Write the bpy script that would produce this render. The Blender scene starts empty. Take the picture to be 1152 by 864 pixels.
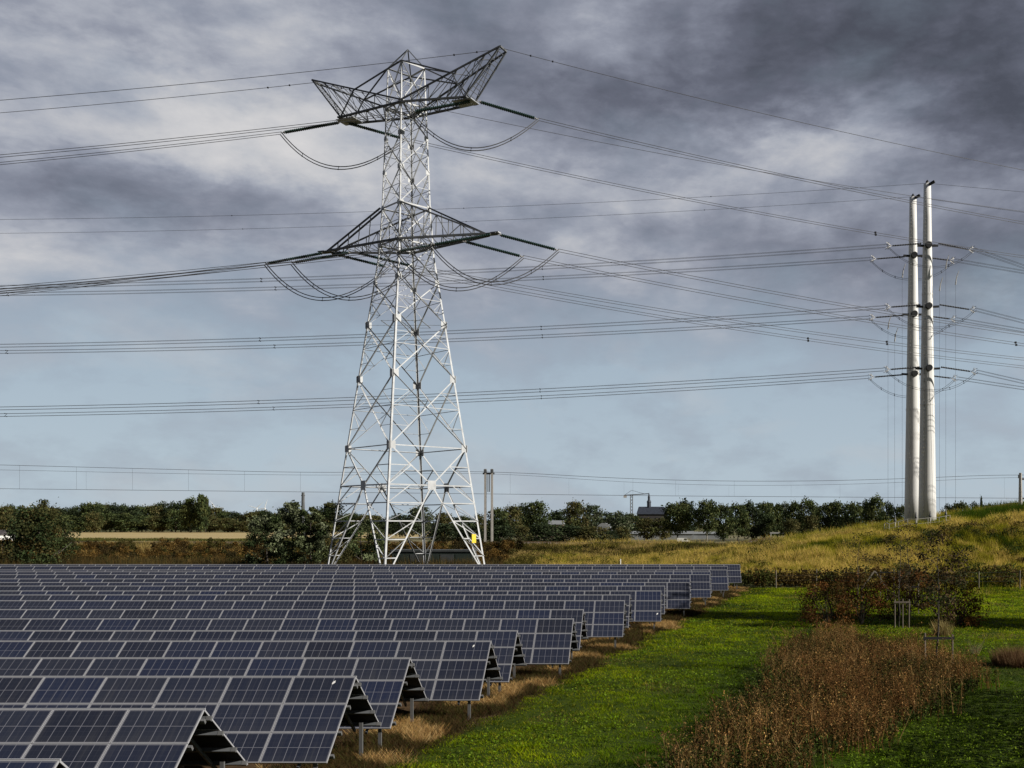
import bpy, math, random
import numpy as np
from mathutils import Vector
R = math.radians
SC = bpy.context.scene
COL = SC.collection
rnd = random.Random(7)
rng = np.random.default_rng(11)

# ------------------------------------------------------------------ camera
F_PX, CX, HY, EYE = 1159.0, 752.0, 590.0, 6.9      # focal length, principal column, horizon row (1152 px wide frame), eye height
cam_d = bpy.data.cameras.new('camera')
cam_d.sensor_width = 36.0
cam_d.lens = F_PX / 1152 * 36.0
cam_d.shift_x = -(CX - 576) / 1152
cam_d.shift_y = (HY - 432) / 1152
cam_d.clip_start = 0.5
cam_d.clip_end = 20000
cam = bpy.data.objects.new('camera', cam_d)
COL.objects.link(cam)
cam.location = (0, 0, EYE)
cam.rotation_euler = (R(90), 0, 0)
SC.camera = cam

# ------------------------------------------------------------------ light
SUN_AZ = 17.0        # degrees the sun stands behind the sideways (+X) direction
SUN_EL = 27.0
sd = Vector((math.cos(R(SUN_AZ)) * math.cos(R(SUN_EL)), -math.sin(R(SUN_AZ)) * math.cos(R(SUN_EL)), math.sin(R(SUN_EL))))
sun_d = bpy.data.lights.new('sun', 'SUN')
sun_d.energy = 5.0
sun_d.angle = R(0.5)
sun_d.color = (1.0, 0.95, 0.87)
sun = bpy.data.objects.new('sun', sun_d)
COL.objects.link(sun)
sun.location = (60, -20, 60)
sun.rotation_euler = sd.to_track_quat('Z', 'Y').to_euler()

SC.view_settings.view_transform = 'Standard'
SC.view_settings.look = 'None'
SC.view_settings.exposure = 0.30
SC.view_settings.gamma = 1.0
SC.view_settings.use_curve_mapping = False

# ------------------------------------------------------------------ sky
world = bpy.data.worlds.new('World')
SC.world = world
world.use_nodes = True
NT = world.node_tree
for n in list(NT.nodes):
    NT.nodes.remove(n)

class G:
    """small helper for math node graphs"""
    def __init__(s, nt): s.nt = nt
    def node(s, t, **kw):
        n = s.nt.nodes.new(t)
        for k, v in kw.items(): setattr(n, k, v)
        return n
    def put(s, sock, v):
        if isinstance(v, bpy.types.NodeSocket): s.nt.links.new(v, sock)
        elif isinstance(v, (tuple, list)) and len(v) == 3 and sock.type == 'RGBA': sock.default_value = (*v, 1)
        else: sock.default_value = v
    def m(s, op, a, b=None, c=None, clamp=False):
        n = s.node('ShaderNodeMath', operation=op, use_clamp=clamp)
        s.put(n.inputs[0], a)
        if b is not None: s.put(n.inputs[1], b)
        if c is not None: s.put(n.inputs[2], c)
        return n.outputs[0]
    def mix(s, f, a, b, mode='MIX'):
        n = s.node('ShaderNodeMix', data_type='RGBA', blend_type=mode)
        s.put(n.inputs[0], f); s.put(n.inputs[6], a); s.put(n.inputs[7], b)
        return n.outputs[2]
    def ramp(s, f, stops):
        n = s.node('ShaderNodeValToRGB')
        while len(n.color_ramp.elements) < len(stops): n.color_ramp.elements.new(0.5)
        for e, (p, c) in zip(n.color_ramp.elements, stops):
            e.position = p
            e.color = (*c, 1) if isinstance(c, tuple) else (c, c, c, 1)
        s.put(n.inputs[0], f)
        return n.outputs[0]
    def noise(s, vec, scale, detail=4, rough=0.5, dist=0.0, lac=2.0):
        n = s.node('ShaderNodeTexNoise')
        if vec is not None: s.nt.links.new(vec, n.inputs['Vector'])
        n.inputs['Scale'].default_value = scale
        n.inputs['Detail'].default_value = detail
        n.inputs['Roughness'].default_value = rough
        n.inputs['Distortion'].default_value = dist
        n.inputs['Lacunarity'].default_value = lac
        return n.outputs[0]
    def smooth(s, x, a, b):
        n = s.node('ShaderNodeMapRange', interpolation_type='SMOOTHSTEP')
        s.put(n.inputs[0], x); n.inputs[1].default_value = a; n.inputs[2].default_value = b
        return n.outputs[0]

def build_sky():
    g = G(NT)
    SKY_STRENGTH = 0.1
    sky = g.node('ShaderNodeTexSky', sky_type='NISHITA', sun_disc=False)
    sky.sun_elevation = R(SUN_EL)
    sky.sun_rotation = R(90 + SUN_AZ)
    tc = g.node('ShaderNodeTexCoord')
    dirv = tc.outputs['Generated']
    sep = g.node('ShaderNodeSeparateXYZ')
    NT.links.new(dirv, sep.inputs[0])
    x, y, z = sep.outputs
    az = g.m('ARCTAN2', x, y)
    el = g.m('ARCSINE', z)
    # stretch the sky so clouds flatten towards the horizon
    comb = g.node('ShaderNodeCombineXYZ')
    NT.links.new(az, comb.inputs[0])
    NT.links.new(g.m('MULTIPLY', el, 2.1), comb.inputs[1])
    v = comb.outputs[0]
    big = g.noise(v, 3.6, 8, 0.56, 0.05)
    puff = g.noise(v, 7.5, 9, 0.60, 0.10)
    wispn = g.noise(v, 17.0, 8, 0.62, 0.25)
    warp = g.m('MULTIPLY', g.m('SUBTRACT', g.noise(v, 6.0, 6, 0.6), 0.5), 0.22)
    warp2 = g.m('MULTIPLY', g.m('SUBTRACT', g.noise(v, 7.3, 6, 0.6, 0.1), 0.5), 0.13)
    azw = g.m('ADD', az, warp)
    elw = g.m('ADD', el, warp2)
    def ang(px, py):
        dx, dz = (px - CX) / F_PX, (HY - py) / F_PX
        a = math.atan2(dx, 1)
        return a, math.atan2(dz, math.hypot(1, dx))
    # where the light and dark clouds stand: azimuth / elevation, size, weight
    blobs = [((905, 175), .09, .045, .26), ((985, 135), .06, .035, .26), ((700, 215), .16, .04, .14), ((1120, 200), .06, .03, .10),
             ((260, 115), .12, .04, .22), ((330, 185), .12, .035, .16), ((50, 150), .12, .04, .16), ((30, 45), .07, .02, .16), ((290, 12), .09, .02, .18), ((640, 60), .10, .03, .08), ((540, 240), .16, .03, .14),
             ((180, 222), .24, .022, -.22), ((430, 60), .10, .03, -.12), ((130, 40), .10, .025, -.14), ((720, 120), .12, .04, -.20),
             ((1110, 60), .16, .075, -.42), ((870, 60), .14, .05, -.20), ((1150, 150), .05, .05, -.16), ((1110, 300), .10, .05, -.14), ((880, 250), .10, .03, -.10),
             ((100, 290), .22, .03, .10), ((380, 300), .2, .03, .06)]
    val = g.m('ADD', g.m('MULTIPLY', big, 0.72), g.m('ADD', g.m('MULTIPLY', puff, 0.86), g.m('MULTIPLY', wispn, 0.30)))
    val = g.m('SUBTRACT', val, 0.49)
    for (p, sx, sy, w) in blobs:
        a, e = ang(*p)
        da = g.m('DIVIDE', g.m('SUBTRACT', azw, a), sx)
        de = g.m('DIVIDE', g.m('SUBTRACT', elw, e), sy)
        r2 = g.m('ADD', g.m('MULTIPLY', da, da), g.m('MULTIPLY', de, de))
        val = g.m('ADD', val, g.m('MULTIPLY', g.m('EXPONENT', g.m('MULTIPLY', r2, -0.6)), w))
    cloud = g.ramp(val, [(0.0, (.058, .061, .078)), (0.20, (.105, .111, .143)), (0.36, (.172, .183, .228)), (0.50, (.245, .260, .312)),
                         (0.62, (.335, .350, .395)), (0.80, (.47, .47, .485)), (1.0, (.58, .565, .56))])
    # pale blue gap under the cloud deck, with faint wisps
    clear = g.mix(g.smooth(el, 0.0, 0.26), (.36, .435, .50), (.275, .345, .42))
    wisp = g.ramp(g.m('ADD', g.m('MULTIPLY', puff, .7), g.m('MULTIPLY', wispn, .3)), [(0.47, 0.0), (0.60, 1.0)])
    clear = g.mix(g.m('MULTIPLY', wisp, 0.36), clear, (.235, .27, .335))
    wisp_l = g.ramp(g.noise(v, 5.2, 7, .58, .2), [(0.52, 0.0), (0.70, 1.0)])
    clear = g.mix(g.m('MULTIPLY', wisp_l, 0.6), clear, (.40, .425, .46))
    deck = g.m('ADD', g.smooth(elw, 0.12, 0.27), g.m('MULTIPLY', g.m('SUBTRACT', puff, 0.5), 0.9), clamp=True)
    col = g.mix(deck, clear, cloud)
    # unseen sky overhead and behind, darkened to cut the ambient light
    shade = g.m('MAXIMUM', g.smooth(el, 0.50, 0.80), g.smooth(g.m('MULTIPLY', y, -1.0), -0.15, 0.45))
    col = g.mix(g.m('MULTIPLY', shade, 0.82), col, (.030, .033, .045))
    mul = g.node('ShaderNodeVectorMath', operation='SCALE')
    NT.links.new(col, mul.inputs[0]); mul.inputs['Scale'].default_value = 1.0 / SKY_STRENGTH
    final = g.mix(0.95, sky.outputs[0], mul.outputs[0])
    bg = g.node('ShaderNodeBackground')
    NT.links.new(final, bg.inputs[0])
    bg.inputs[1].default_value = SKY_STRENGTH
    out = g.node('ShaderNodeOutputWorld')
    NT.links.new(bg.outputs[0], out.inputs[0])
build_sky()

# ------------------------------------------------------------------ materials
def new_mat(name):
    m = bpy.data.materials.new(name)
    m.use_nodes = True
    nt = m.node_tree
    for n in list(nt.nodes): nt.nodes.remove(n)
    g = G(nt)
    out = g.node('ShaderNodeOutputMaterial')
    p = g.node('ShaderNodeBsdfPrincipled')
    nt.links.new(p.outputs[0], out.inputs[0])
    return m, g, p, out

def flat(name, col, rough=0.6, metal=0.0, var=0.18, scale=3.0, spec=0.4):
    """colour broken by two octaves of object-space noise"""
    m, g, p, out = new_mat(name)
    tc = g.node('ShaderNodeTexCoord')
    n = g.noise(tc.outputs['Object'], scale, 5, 0.6)
    lo = tuple(c * (1 - var) for c in col); hi = tuple(min(1, c * (1 + var)) for c in col)
    c = g.ramp(n, [(0.3, lo), (0.7, hi)])
    g.put(p.inputs['Base Color'], c)
    p.inputs['Roughness'].default_value = rough
    p.inputs['Metallic'].default_value = metal
    p.inputs['Specular IOR Level'].default_value = spec
    return m

def veg(name, trans=0.3, rough=0.75):
    """leaf / blade material: own colour per blade from the 'col' attribute"""
    m, g, p, out = new_mat(name)
    at = g.node('ShaderNodeAttribute', attribute_name='col')
    g.put(p.inputs['Base Color'], at.outputs['Color'])
    p.inputs['Roughness'].default_value = rough
    p.inputs['Specular IOR Level'].default_value = 0.06
    t = g.node('ShaderNodeBsdfTranslucent')
    g.put(t.inputs[0], at.outputs['Color'])
    mx = g.node('ShaderNodeMixShader')
    mx.inputs[0].default_value = trans
    m.node_tree.links.new(p.outputs[0], mx.inputs[1])
    m.node_tree.links.new(t.outputs[0], mx.inputs[2])
    m.node_tree.links.new(mx.outputs[0], out.inputs[0])
    return m

M = {}
M['steel'] = flat('galvanised_steel', (.43, .44, .445), 0.55, 0.0, .25, .9)
M['dark_steel'] = flat('dark_and_shade_tinted_steel', (.095, .10, .105), 0.6, 0.0, .25, 1.0)  # dark steel; on crossarms, rails and rafters the colour carries their shade
M['alu'] = flat('aluminium', (.37, .37, .385), 0.45, 0.2, .08, 2.0)
M['rail'] = flat('galvanised_rail', (.13, .13, .13), 0.5, 0.2, .15, 2.0)
M['underside'] = flat('shade_darkened_backsheet', (.02, .021, .024), 0.7, 0.0, .2, 1.0, .2)  # back sheet darkened: the shade under the slopes is in its colour
M['insulator'] = flat('green_glass_insulator', (.018, .040, .034), 0.3, 0.0, .2, 2.0)
M['wire'] = flat('weathered_conductor', (.06, .06, .065), 0.6, 0.2, .15, .2)
M['fitting'] = flat('hot_dip_fitting', (.40, .39, .37), 0.5, 0.2, .2, 3.0)
M['black'] = flat('black_rubber', (.015, .015, .016), 0.6, 0.0, .2, 3.0)
M['yellow'] = flat('yellow_sign_paint', (.75, .55, .03), 0.5, 0.0, .08, 3.0)
M['concrete'] = flat('concrete', (.42, .40, .37), 0.8, 0.0, .15, 2.0)
M['wood'] = flat('weathered_timber', (.13, .105, .08), 0.8, 0.0, .3, 6.0)
M['pale_wood'] = flat('pale_timber', (.20, .17, .13), 0.8, 0.0, .2, 6.0)
M['bark'] = flat('bark', (.06, .05, .04), 0.9, 0.0, .35, 5.0)
M['pale_bark'] = flat('pale_bark', (.24, .22, .18), 0.9, 0.0, .3, 5.0)
M['greenbox'] = flat('dark_green_paint', (.022, .032, .026), 0.6, 0.0, .2, 1.5)
M['greybox'] = flat('grey_panel_paint', (.05, .055, .055), 0.6, 0.0, .2, 1.5)
M['white'] = flat('white_paint', (.74, .73, .70), 0.5, 0.0, .05, 2.0)
M['slate'] = flat('slate_roof', (.032, .038, .052), 0.6, 0.0, .25, .8)
M['brick'] = flat('brown_brick', (.16, .11, .085), 0.85, 0.0, .2, 1.0)
M['dark_brick'] = flat('sooty_dark_brick', (.05, .045, .045), 0.9, 0.0, .2, 1.0)
M['tile'] = flat('dark_roof_tile', (.07, .06, .06), 0.8, 0.0, .25, 1.0)
M['palewall'] = flat('pale_wall', (.22, .23, .235), 0.7, 0.0, .12, .5)
M['glass'] = flat('dark_window_glass', (.03, .035, .04), 0.15, 0.0, .2, 1.0)
M['ballast'] = flat('track_ballast', (.22, .17, .15), 0.95, 0.0, .35, 2.5)
M['rust'] = flat('rusty_rail', (.12, .075, .05), 0.6, 0.2, .3, 1.5)
M['leaf'] = veg('leaves', 0.22)
M['blade'] = veg('grass_blades', 0.5)
M['dry'] = veg('dry_stems', 0.15)

def pole_mat():
    m, g, p, out = new_mat('off_white_mast_paint')
    tc = g.node('ShaderNodeTexCoord')
    mp = g.node('ShaderNodeMapping'); mp.inputs['Scale'].default_value = (2.0, 2.0, .05)
    m.node_tree.links.new(tc.outputs['Object'], mp.inputs[0])
    streak = g.noise(mp.outputs[0], 1.6, 5, .6)
    spot = g.noise(tc.outputs['Object'], 2.5, 6, .7)
    c = g.ramp(streak, [(.3, (.62, .61, .585)), (.65, (.76, .75, .725))])
    c = g.mix(g.smooth(spot, .70, .80), c, (.48, .46, .43))
    g.put(p.inputs['Base Color'], c)
    p.inputs['Roughness'].default_value = .55
    return m
M['mast'] = pole_mat()

PW, PM = 1.70, 1.0          # module width along the row, height up the slope
def panel_mat():
    m, g, p, out = new_mat('solar_cells')
    tc = g.node('ShaderNodeTexCoord')
    sep = g.node('ShaderNodeSeparateXYZ')
    m.node_tree.links.new(tc.outputs['Object'], sep.inputs[0])
    x, y = sep.outputs[0], sep.outputs[1]
    def lines(c, period, off, w):
        f = g.m('FRACT', g.m('ADD', g.m('DIVIDE', g.m('SUBTRACT', c, off), period), 0.5))
        d = g.m('MULTIPLY', g.m('ABSOLUTE', g.m('SUBTRACT', f, 0.5)), period)
        return g.m('LESS_THAN', d, w)
    inner_w = PW - .08; inner_h = PM - .08
    l1 = lines(x, inner_w / 6, .04, .0085)
    l2 = lines(y, inner_h / 2, .04, .0075)
    fine = g.m('MAXIMUM', lines(x, inner_w / 12, .04, .0025), lines(y, inner_h / 6, .04, .003))
    oi = g.node('ShaderNodeObjectInfo')
    tone = g.ramp(oi.outputs['Random'], [(0.0, (.015, .018, .030)), (.40, (.018, .023, .044)), (.7, (.023, .027, .042)), (1.0, (.015, .022, .052))])
    blot = g.noise(tc.outputs['Object'], 2.2, 3, .5)
    tone = g.mix(g.m('MULTIPLY', blot, .35), tone, (.024, .025, .034))
    c = g.mix(g.m('MULTIPLY', fine, .22), tone, (.10, .105, .125))
    c = g.mix(g.m('MULTIPLY', g.m('MAXIMUM', l1, l2), .70), c, (.20, .20, .23))
    # dust film, thicker towards the lower frame, and faint run-off streaks
    mp = g.node('ShaderNodeMapping'); mp.inputs['Scale'].default_value = (9.0, .6, 1.0)
    loc = g.node('ShaderNodeVectorMath', operation='ADD')
    m.node_tree.links.new(tc.outputs['Object'], loc.inputs[0])
    m.node_tree.links.new(oi.outputs['Location'], loc.inputs[1])
    m.node_tree.links.new(loc.outputs[0], mp.inputs[0])
    run = g.noise(mp.outputs[0], 1.0, 5, .6)
    low = g.m('SUBTRACT', 1.0, g.smooth(y, 0.02, 0.35))
    dust = g.m('MULTIPLY', g.m('ADD', g.m('MULTIPLY', g.smooth(run, .45, .75), .5), g.m('MULTIPLY', low, .35)), .16)
    c = g.mix(dust, c, (.17, .16, .14))
    g.put(p.inputs['Base Color'], c)
    p.inputs['Roughness'].default_value = .22
    p.inputs['Specular IOR Level'].default_value = .35
    return m
M['cells'] = panel_mat()

# ------------------------------------------------------------------ mesh helpers
class MB:
    def __init__(s): s.v, s.f, s.mi = [], [], []
    def face_add(s, vs, fs, mi=0):
        o = len(s.v)
        s.v += [tuple(p) for p in vs]
        s.f += [tuple(i + o for i in f) for f in fs]
        s.mi += [mi] * len(fs)
        return s
    def obox(s, c, ax, ay, az, mi=0):
        """box from centre and three half-extent vectors"""
        c, ax, ay, az = map(Vector, (c, ax, ay, az))
        vs = [c + ax * i + ay * j + az * k for k in (-1, 1) for j in (-1, 1) for i in (-1, 1)]
        return s.face_add(vs, [(0, 2, 3, 1), (4, 5, 7, 6), (0, 1, 5, 4), (2, 6, 7, 3), (0, 4, 6, 2), (1, 3, 7, 5)], mi)
    def box(s, x0, x1, y0, y1, z0, z1, mi=0):
        return s.obox(((x0 + x1) / 2, (y0 + y1) / 2, (z0 + z1) / 2), ((x1 - x0) / 2, 0, 0), (0, (y1 - y0) / 2, 0), (0, 0, (z1 - z0) / 2), mi)
    def bar(s, a, b, w, t, n=(0, 0, 1), mi=0):
        """rectangular bar a->b, t thick along n, w wide across it"""
        a, b, n = Vector(a), Vector(b), Vector(n)
        d = b - a
        if d.length < 1e-6: return s
        d.normalize()
        n = n - d * n.dot(d)
        if n.length < 1e-4: n = d.orthogonal()
        n.normalize()
        w_ = d.cross(n)
        return s.obox((a + b) / 2, (b - a) / 2, w_ * w / 2, n * t / 2, mi)
    def tube(s, pts, rad, sides=6, mi=0, cap=True):
        pts = [Vector(p) for p in pts]
        n = len(pts)
        rs = rad if isinstance(rad, (list, tuple)) else [rad] * n
        o = len(s.v)
        ref = None
        for i, p in enumerate(pts):
            d = (pts[min(i + 1, n - 1)] - pts[max(i - 1, 0)])
            d.normalize()
            if ref is None: ref = d.orthogonal().normalized()
            ref = (ref - d * ref.dot(d)).normalized()
            q = d.cross(ref)
            for k in range(sides):
                a = 2 * math.pi * k / sides
                s.v.append(tuple(p + (ref * math.cos(a) + q * math.sin(a)) * rs[i]))
        for i in range(n - 1):
            for k in range(sides):
                k2 = (k + 1) % sides
                s.f.append((o + i * sides + k, o + i * sides + k2, o + (i + 1) * sides + k2, o + (i + 1) * sides + k)); s.mi.append(mi)
        if cap:
            s.f.append(tuple(o + k for k in reversed(range(sides)))); s.mi.append(mi)
            s.f.append(tuple(o + (n - 1) * sides + k for k in range(sides))); s.mi.append(mi)
        return s
    def build(s, name, mats, parent=None, loc=None, smooth=False):
        me = bpy.data.meshes.new(name)
        me.from_pydata(s.v, [], s.f)
        mats = mats if isinstance(mats, (list, tuple)) else [mats]
        for m in mats: me.materials.append(M[m] if isinstance(m, str) else m)
        if len(mats) > 1: me.polygons.foreach_set('material_index', s.mi)
        if smooth: me.polygons.foreach_set('use_smooth', [True] * len(s.f))
        me.update()
        return link(name, me, parent, loc)

def link(name, me, parent=None, loc=None):
    o = bpy.data.objects.new(name, me)
    COL.objects.link(o)
    if parent is not None: o.parent = parent
    if loc is not None: o.location = loc
    return o

def tag(o, label=None, cat=None, group=None, kind=None):
    if label: o['label'] = label
    if cat: o['category'] = cat
    if group: o['group'] = group
    if kind: o['kind'] = kind
    return o

def thing(name, label, cat, loc=(0, 0, 0), rz=0.0, group=None):
    o = bpy.data.objects.new(name, None)
    o.empty_display_size = .5
    COL.objects.link(o)
    o.location = loc
    o.rotation_euler = (0, 0, rz)
    return tag(o, label, cat, group)

def dup(root, loc, rz=0.0, scale=None, label=None, group=None):
    r = root.copy(); COL.objects.link(r)
    r.location = loc; r.rotation_euler = (0, 0, rz)
    if scale: r.scale = scale
    if label: r['label'] = label
    if group: r['group'] = group
    for ch in list(root.children):
        c = ch.copy(); COL.objects.link(c); c.parent = r
        for gch in list(ch.children):
            d = gch.copy(); COL.objects.link(d); d.parent = c
    return r

def arr_mesh(name, v, tris, cols, mat):
    """mesh from numpy arrays with a per-vertex colour attribute 'col'"""
    me = bpy.data.meshes.new(name)
    nv, nf = len(v), len(tris)
    k = tris.shape[1]
    me.vertices.add(nv); me.vertices.foreach_set('co', v.astype(np.float32).ravel())
    me.loops.add(nf * k); me.loops.foreach_set('vertex_index', tris.astype(np.int32).ravel())
    me.polygons.add(nf)
    me.polygons.foreach_set('loop_start', np.arange(0, nf * k, k, dtype=np.int32))
    at = me.attributes.new('col', 'FLOAT_COLOR', 'POINT')
    c4 = np.ones((nv, 4), np.float32); c4[:, :3] = cols
    at.data.foreach_set('color', c4.ravel())
    me.materials.append(M[mat])
    me.update(calc_edges=True)
    me.validate()
    return me

def px(x, y, Z):
    """point at depth Z whose bearing is that of a column / row of the photograph"""
    return Vector(((x - CX) / F_PX * Z, Z, EYE + (HY - y) / F_PX * Z))

def sstep(a, b, x):
    t = np.clip((x - a) / (b - a), 0, 1)
    return t * t * (3 - 2 * t)

def vnoise(x, y, s, seed=0):
    """cheap smooth value noise for numpy arrays"""
    r = np.random.default_rng(seed).random((64, 64))
    x = x / s; y = y / s
    xi = np.floor(x).astype(int); yi = np.floor(y).astype(int)
    fx = x - xi; fy = y - yi
    fx = fx * fx * (3 - 2 * fx); fy = fy * fy * (3 - 2 * fy)
    a = r[xi % 64, yi % 64]; b = r[(xi + 1) % 64, yi % 64]; c = r[xi % 64, (yi + 1) % 64]; d = r[(xi + 1) % 64, (yi + 1) % 64]
    return (a * (1 - fx) + b * fx) * (1 - fy) + (c * (1 - fx) + d * fx) * fy

# ------------------------------------------------------------------ terrain
def hill_h(X, Y):
    X = np.asarray(X, float); Y = np.asarray(Y, float)
    t = sstep(-8, 22, X)
    toe = 150 + (112.5 - 150) * t
    crest = 195 + (152 - 195) * t
    H = 3.2 + 0.165 * np.log1p(np.exp(np.clip((X - 9) / 2.5, -30, 30))) * 2.5
    H = np.where(X > 70, 3.2 + .165 * 61 + (X - 70) * .02, H) - 1.15 * sstep(0, 16, X) - .012 * np.clip(X - 20, 0, 50)
    p = np.clip((Y - toe) / (crest - toe), 0, 1)
    p = 0.55 * p + 0.45 * p * p * (3 - 2 * p)
    back = 1 - sstep(0, 1, (Y - (crest + 22 + 26 * t)) / 40)
    bump = (vnoise(X, Y, 9, 1) - .5) * .7 + (vnoise(X, Y, 3.5, 2) - .5) * .3
    return H * p * back + bump * np.minimum(p * 3, 1) * (0.35 + .65 * t) * back

def grid_mesh(name, xs, ys, hf, mat):
    X, Y = np.meshgrid(xs, ys)
    Z = hf(X, Y)
    v = np.stack([X, Y, Z], -1).reshape(-1, 3)
    nx, ny = len(xs), len(ys)
    i, j = np.meshgrid(np.arange(nx - 1), np.arange(ny - 1))
    a = (j * nx + i).ravel()
    q = np.stack([a, a + 1, a + nx + 1, a + nx], -1)
    me = arr_mesh(name, v, q, np.zeros((len(v), 3)), mat)
    me.polygons.foreach_set('use_smooth', [True] * len(me.polygons))
    return me

# ends of the solar rows, measured: depth, right end, drop of the ridge below the eye
ROWS = [(18.2, -10.75, 4.16), (23.2, -10.44, 4.16), (28.15, -8.53, 4.16), (33.3, -8.33, 4.32), (38.4, -6.60, 4.35), (43.5, -6.36, 4.49),
        (48.45, -4.45, 4.44), (53.5, -4.40, 4.42), (58.5, -2.47, 4.33), (63.6, -2.36, 4.35), (68.5, -.47, 4.42), (73.5, -.25, 4.39),
        (78.5, 1.60, 4.42), (83.6, 1.77, 4.42), (88.6, 3.55, 4.31), (93.6, 3.84, 4.30), (98.7, 5.60, 4.36), (103.7, 5.95, 4.20), (108.8, 7.55, 4.23)]
_ry = np.array([r[0] for r in ROWS]); _rx = np.array([r[1] for r in ROWS])
def row_edge(Y):
    return np.interp(Y, _ry, _rx)

def ground_mat():
    m, g, p, out = new_mat('ground_cover')
    geo = g.node('ShaderNodeNewGeometry')
    sep = g.node('ShaderNodeSeparateXYZ')
    m.node_tree.links.new(geo.outputs['Position'], sep.inputs[0])
    x, y = sep.outputs[0], sep.outputs[1]
    pos = geo.outputs['Position']
    n1 = g.noise(pos, .35, 5, .6); n2 = g.noise(pos, 2.4, 6, .65); n3 = g.noise(pos, .02, 4, .5)
    lawn = g.ramp(n2, [(.25, (.014, .024, .002)), (.5, (.032, .052, .003)), (.75, (.075, .095, .008))])  # shade between the grass blades put into the base colour
    soil = g.ramp(n2, [(.3, (.035, .022, .013)), (.6, (.10, .062, .032)), (.8, (.20, .13, .065))])
    # the lawn's edge follows the slanting ends of the rows
    edge = g.m('ADD', g.m('MULTIPLY', g.m('SUBTRACT', y, 18.2), .2035), -11.6)
    d = g.m('SUBTRACT', g.m('ADD', x, g.m('MULTIPLY', g.m('SUBTRACT', n1, .5), 2.6)), edge)
    c = g.mix(g.smooth(d, .9, 1.8), soil, lawn)
    far = g.ramp(n3, [(.35, (.10, .085, .035)), (.5, (.09, .10, .035)), (.65, (.20, .16, .07))])
    c = g.mix(g.smooth(g.m('ADD', y, g.m('MULTIPLY', n1, 4.0)), 111.5, 116), c, far)
    g.put(p.inputs['Base Color'], c)
    p.inputs['Roughness'].default_value = .95
    p.inputs['Specular IOR Level'].default_value = .1
    return m
M['ground'] = ground_mat()

def hill_mat():
    m, g, p, out = new_mat('rough_hill_grass')
    geo = g.node('ShaderNodeNewGeometry')
    pos = geo.outputs['Position']
    n1 = g.noise(pos, .16, 5, .6); n2 = g.noise(pos, 1.6, 6, .65)
    c = g.ramp(g.m('ADD', g.m('MULTIPLY', n1, .6), g.m('MULTIPLY', n2, .4)), [(.36, (.04, .05, .008)), (.5, (.15, .125, .026)), (.64, (.30, .22, .075))])
    g.put(p.inputs['Base Color'], c)
    p.inputs['Roughness'].default_value = .95
    p.inputs['Specular IOR Level'].default_value = .1
    return m
M['hillmat'] = hill_mat()

xs = np.concatenate([[-9000, -5000, -2500, -1200, -600, -300], np.arange(-150, 151, 5.0), [300, 600, 1200, 2500, 5000, 9000]])
ys = np.concatenate([[-300, -100, -30], np.arange(0, 300, 5.0), [350, 450, 600, 900, 1400, 2200, 4000, 7000, 12000]])
tag(link('ground', grid_mesh('ground', xs, ys, lambda X, Y: X * 0.0, 'ground')), kind='structure')
xs = np.concatenate([np.arange(-260, -60, 8.0), np.arange(-60, 110, 1.25), np.arange(110, 300, 8.0)])
ys = np.concatenate([np.arange(110, 215, 1.25), np.arange(215, 270, 3.0)])
tag(link('hill', grid_mesh('hill', xs, ys, lambda X, Y: hill_h(X, Y) - .10 - .3 * (hill_h(X, Y) < .02), 'hillmat')), kind='structure')

def field_mat(name, a, b, s=.08):
    m, g, p, out = new_mat(name)
    geo = g.node('ShaderNodeNewGeometry')
    mp = g.node('ShaderNodeMapping'); mp.inputs['Scale'].default_value = (.25, 1.0, 1.0)
    m.node_tree.links.new(geo.outputs['Position'], mp.inputs[0])
    c = g.ramp(g.noise(mp.outputs[0], s, 5, .6), [(.35, a), (.65, b)])
    g.put(p.inputs['Base Color'], c); p.inputs['Roughness'].default_value = .95
    return m
M['stubble'] = field_mat('stubble_field', (.34, .25, .10), (.46, .35, .15))
M['meadow'] = field_mat('dull_meadow', (.10, .095, .035), (.17, .14, .055))
mb = MB(); mb.face_add([(-1200, 500, .02), (-130, 500, .02), (-190, 960, .02), (-1200, 960, .02)], [(0, 1, 2, 3)])
tag(mb.build('field', 'stubble'), kind='structure')
mb = MB(); mb.face_add([(-130, 380, .024), (420, 380, .024), (420, 640, .024), (-130, 640, .024)], [(0, 1, 2, 3)])
tag(mb.build('meadow', 'meadow'), kind='structure')

# railway bed on the embankment crest
mb = MB()
xsb = np.arange(-180, 22, 4.0)
for i in range(len(xsb) - 1):
    for (yo, w) in ((200.0, 3.2),):
        za = float(hill_h(xsb[i], yo)) + .12; zb = float(hill_h(xsb[i + 1], yo)) + .12
        mb.face_add([(xsb[i], yo - w - .6, za - .5), (xsb[i + 1], yo - w - .6, zb - .5), (xsb[i + 1], yo - w, zb), (xsb[i], yo - w, za),
                     (xsb[i], yo + w, za), (xsb[i + 1], yo + w, zb)], [(0, 1, 2, 3), (3, 2, 5, 4)])
tag(mb.build('railway_bed', 'ballast'), kind='structure')
mb = MB()
for yo in (198.2, 199.64, 201.4, 202.84):
    pts = [(float(xx), yo, float(hill_h(xx, 200.0)) + .26) for xx in xsb]
    mb.tube(pts, .08, 4)
tag(mb.build('railway_rails', 'rust'), kind='structure')

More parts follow.
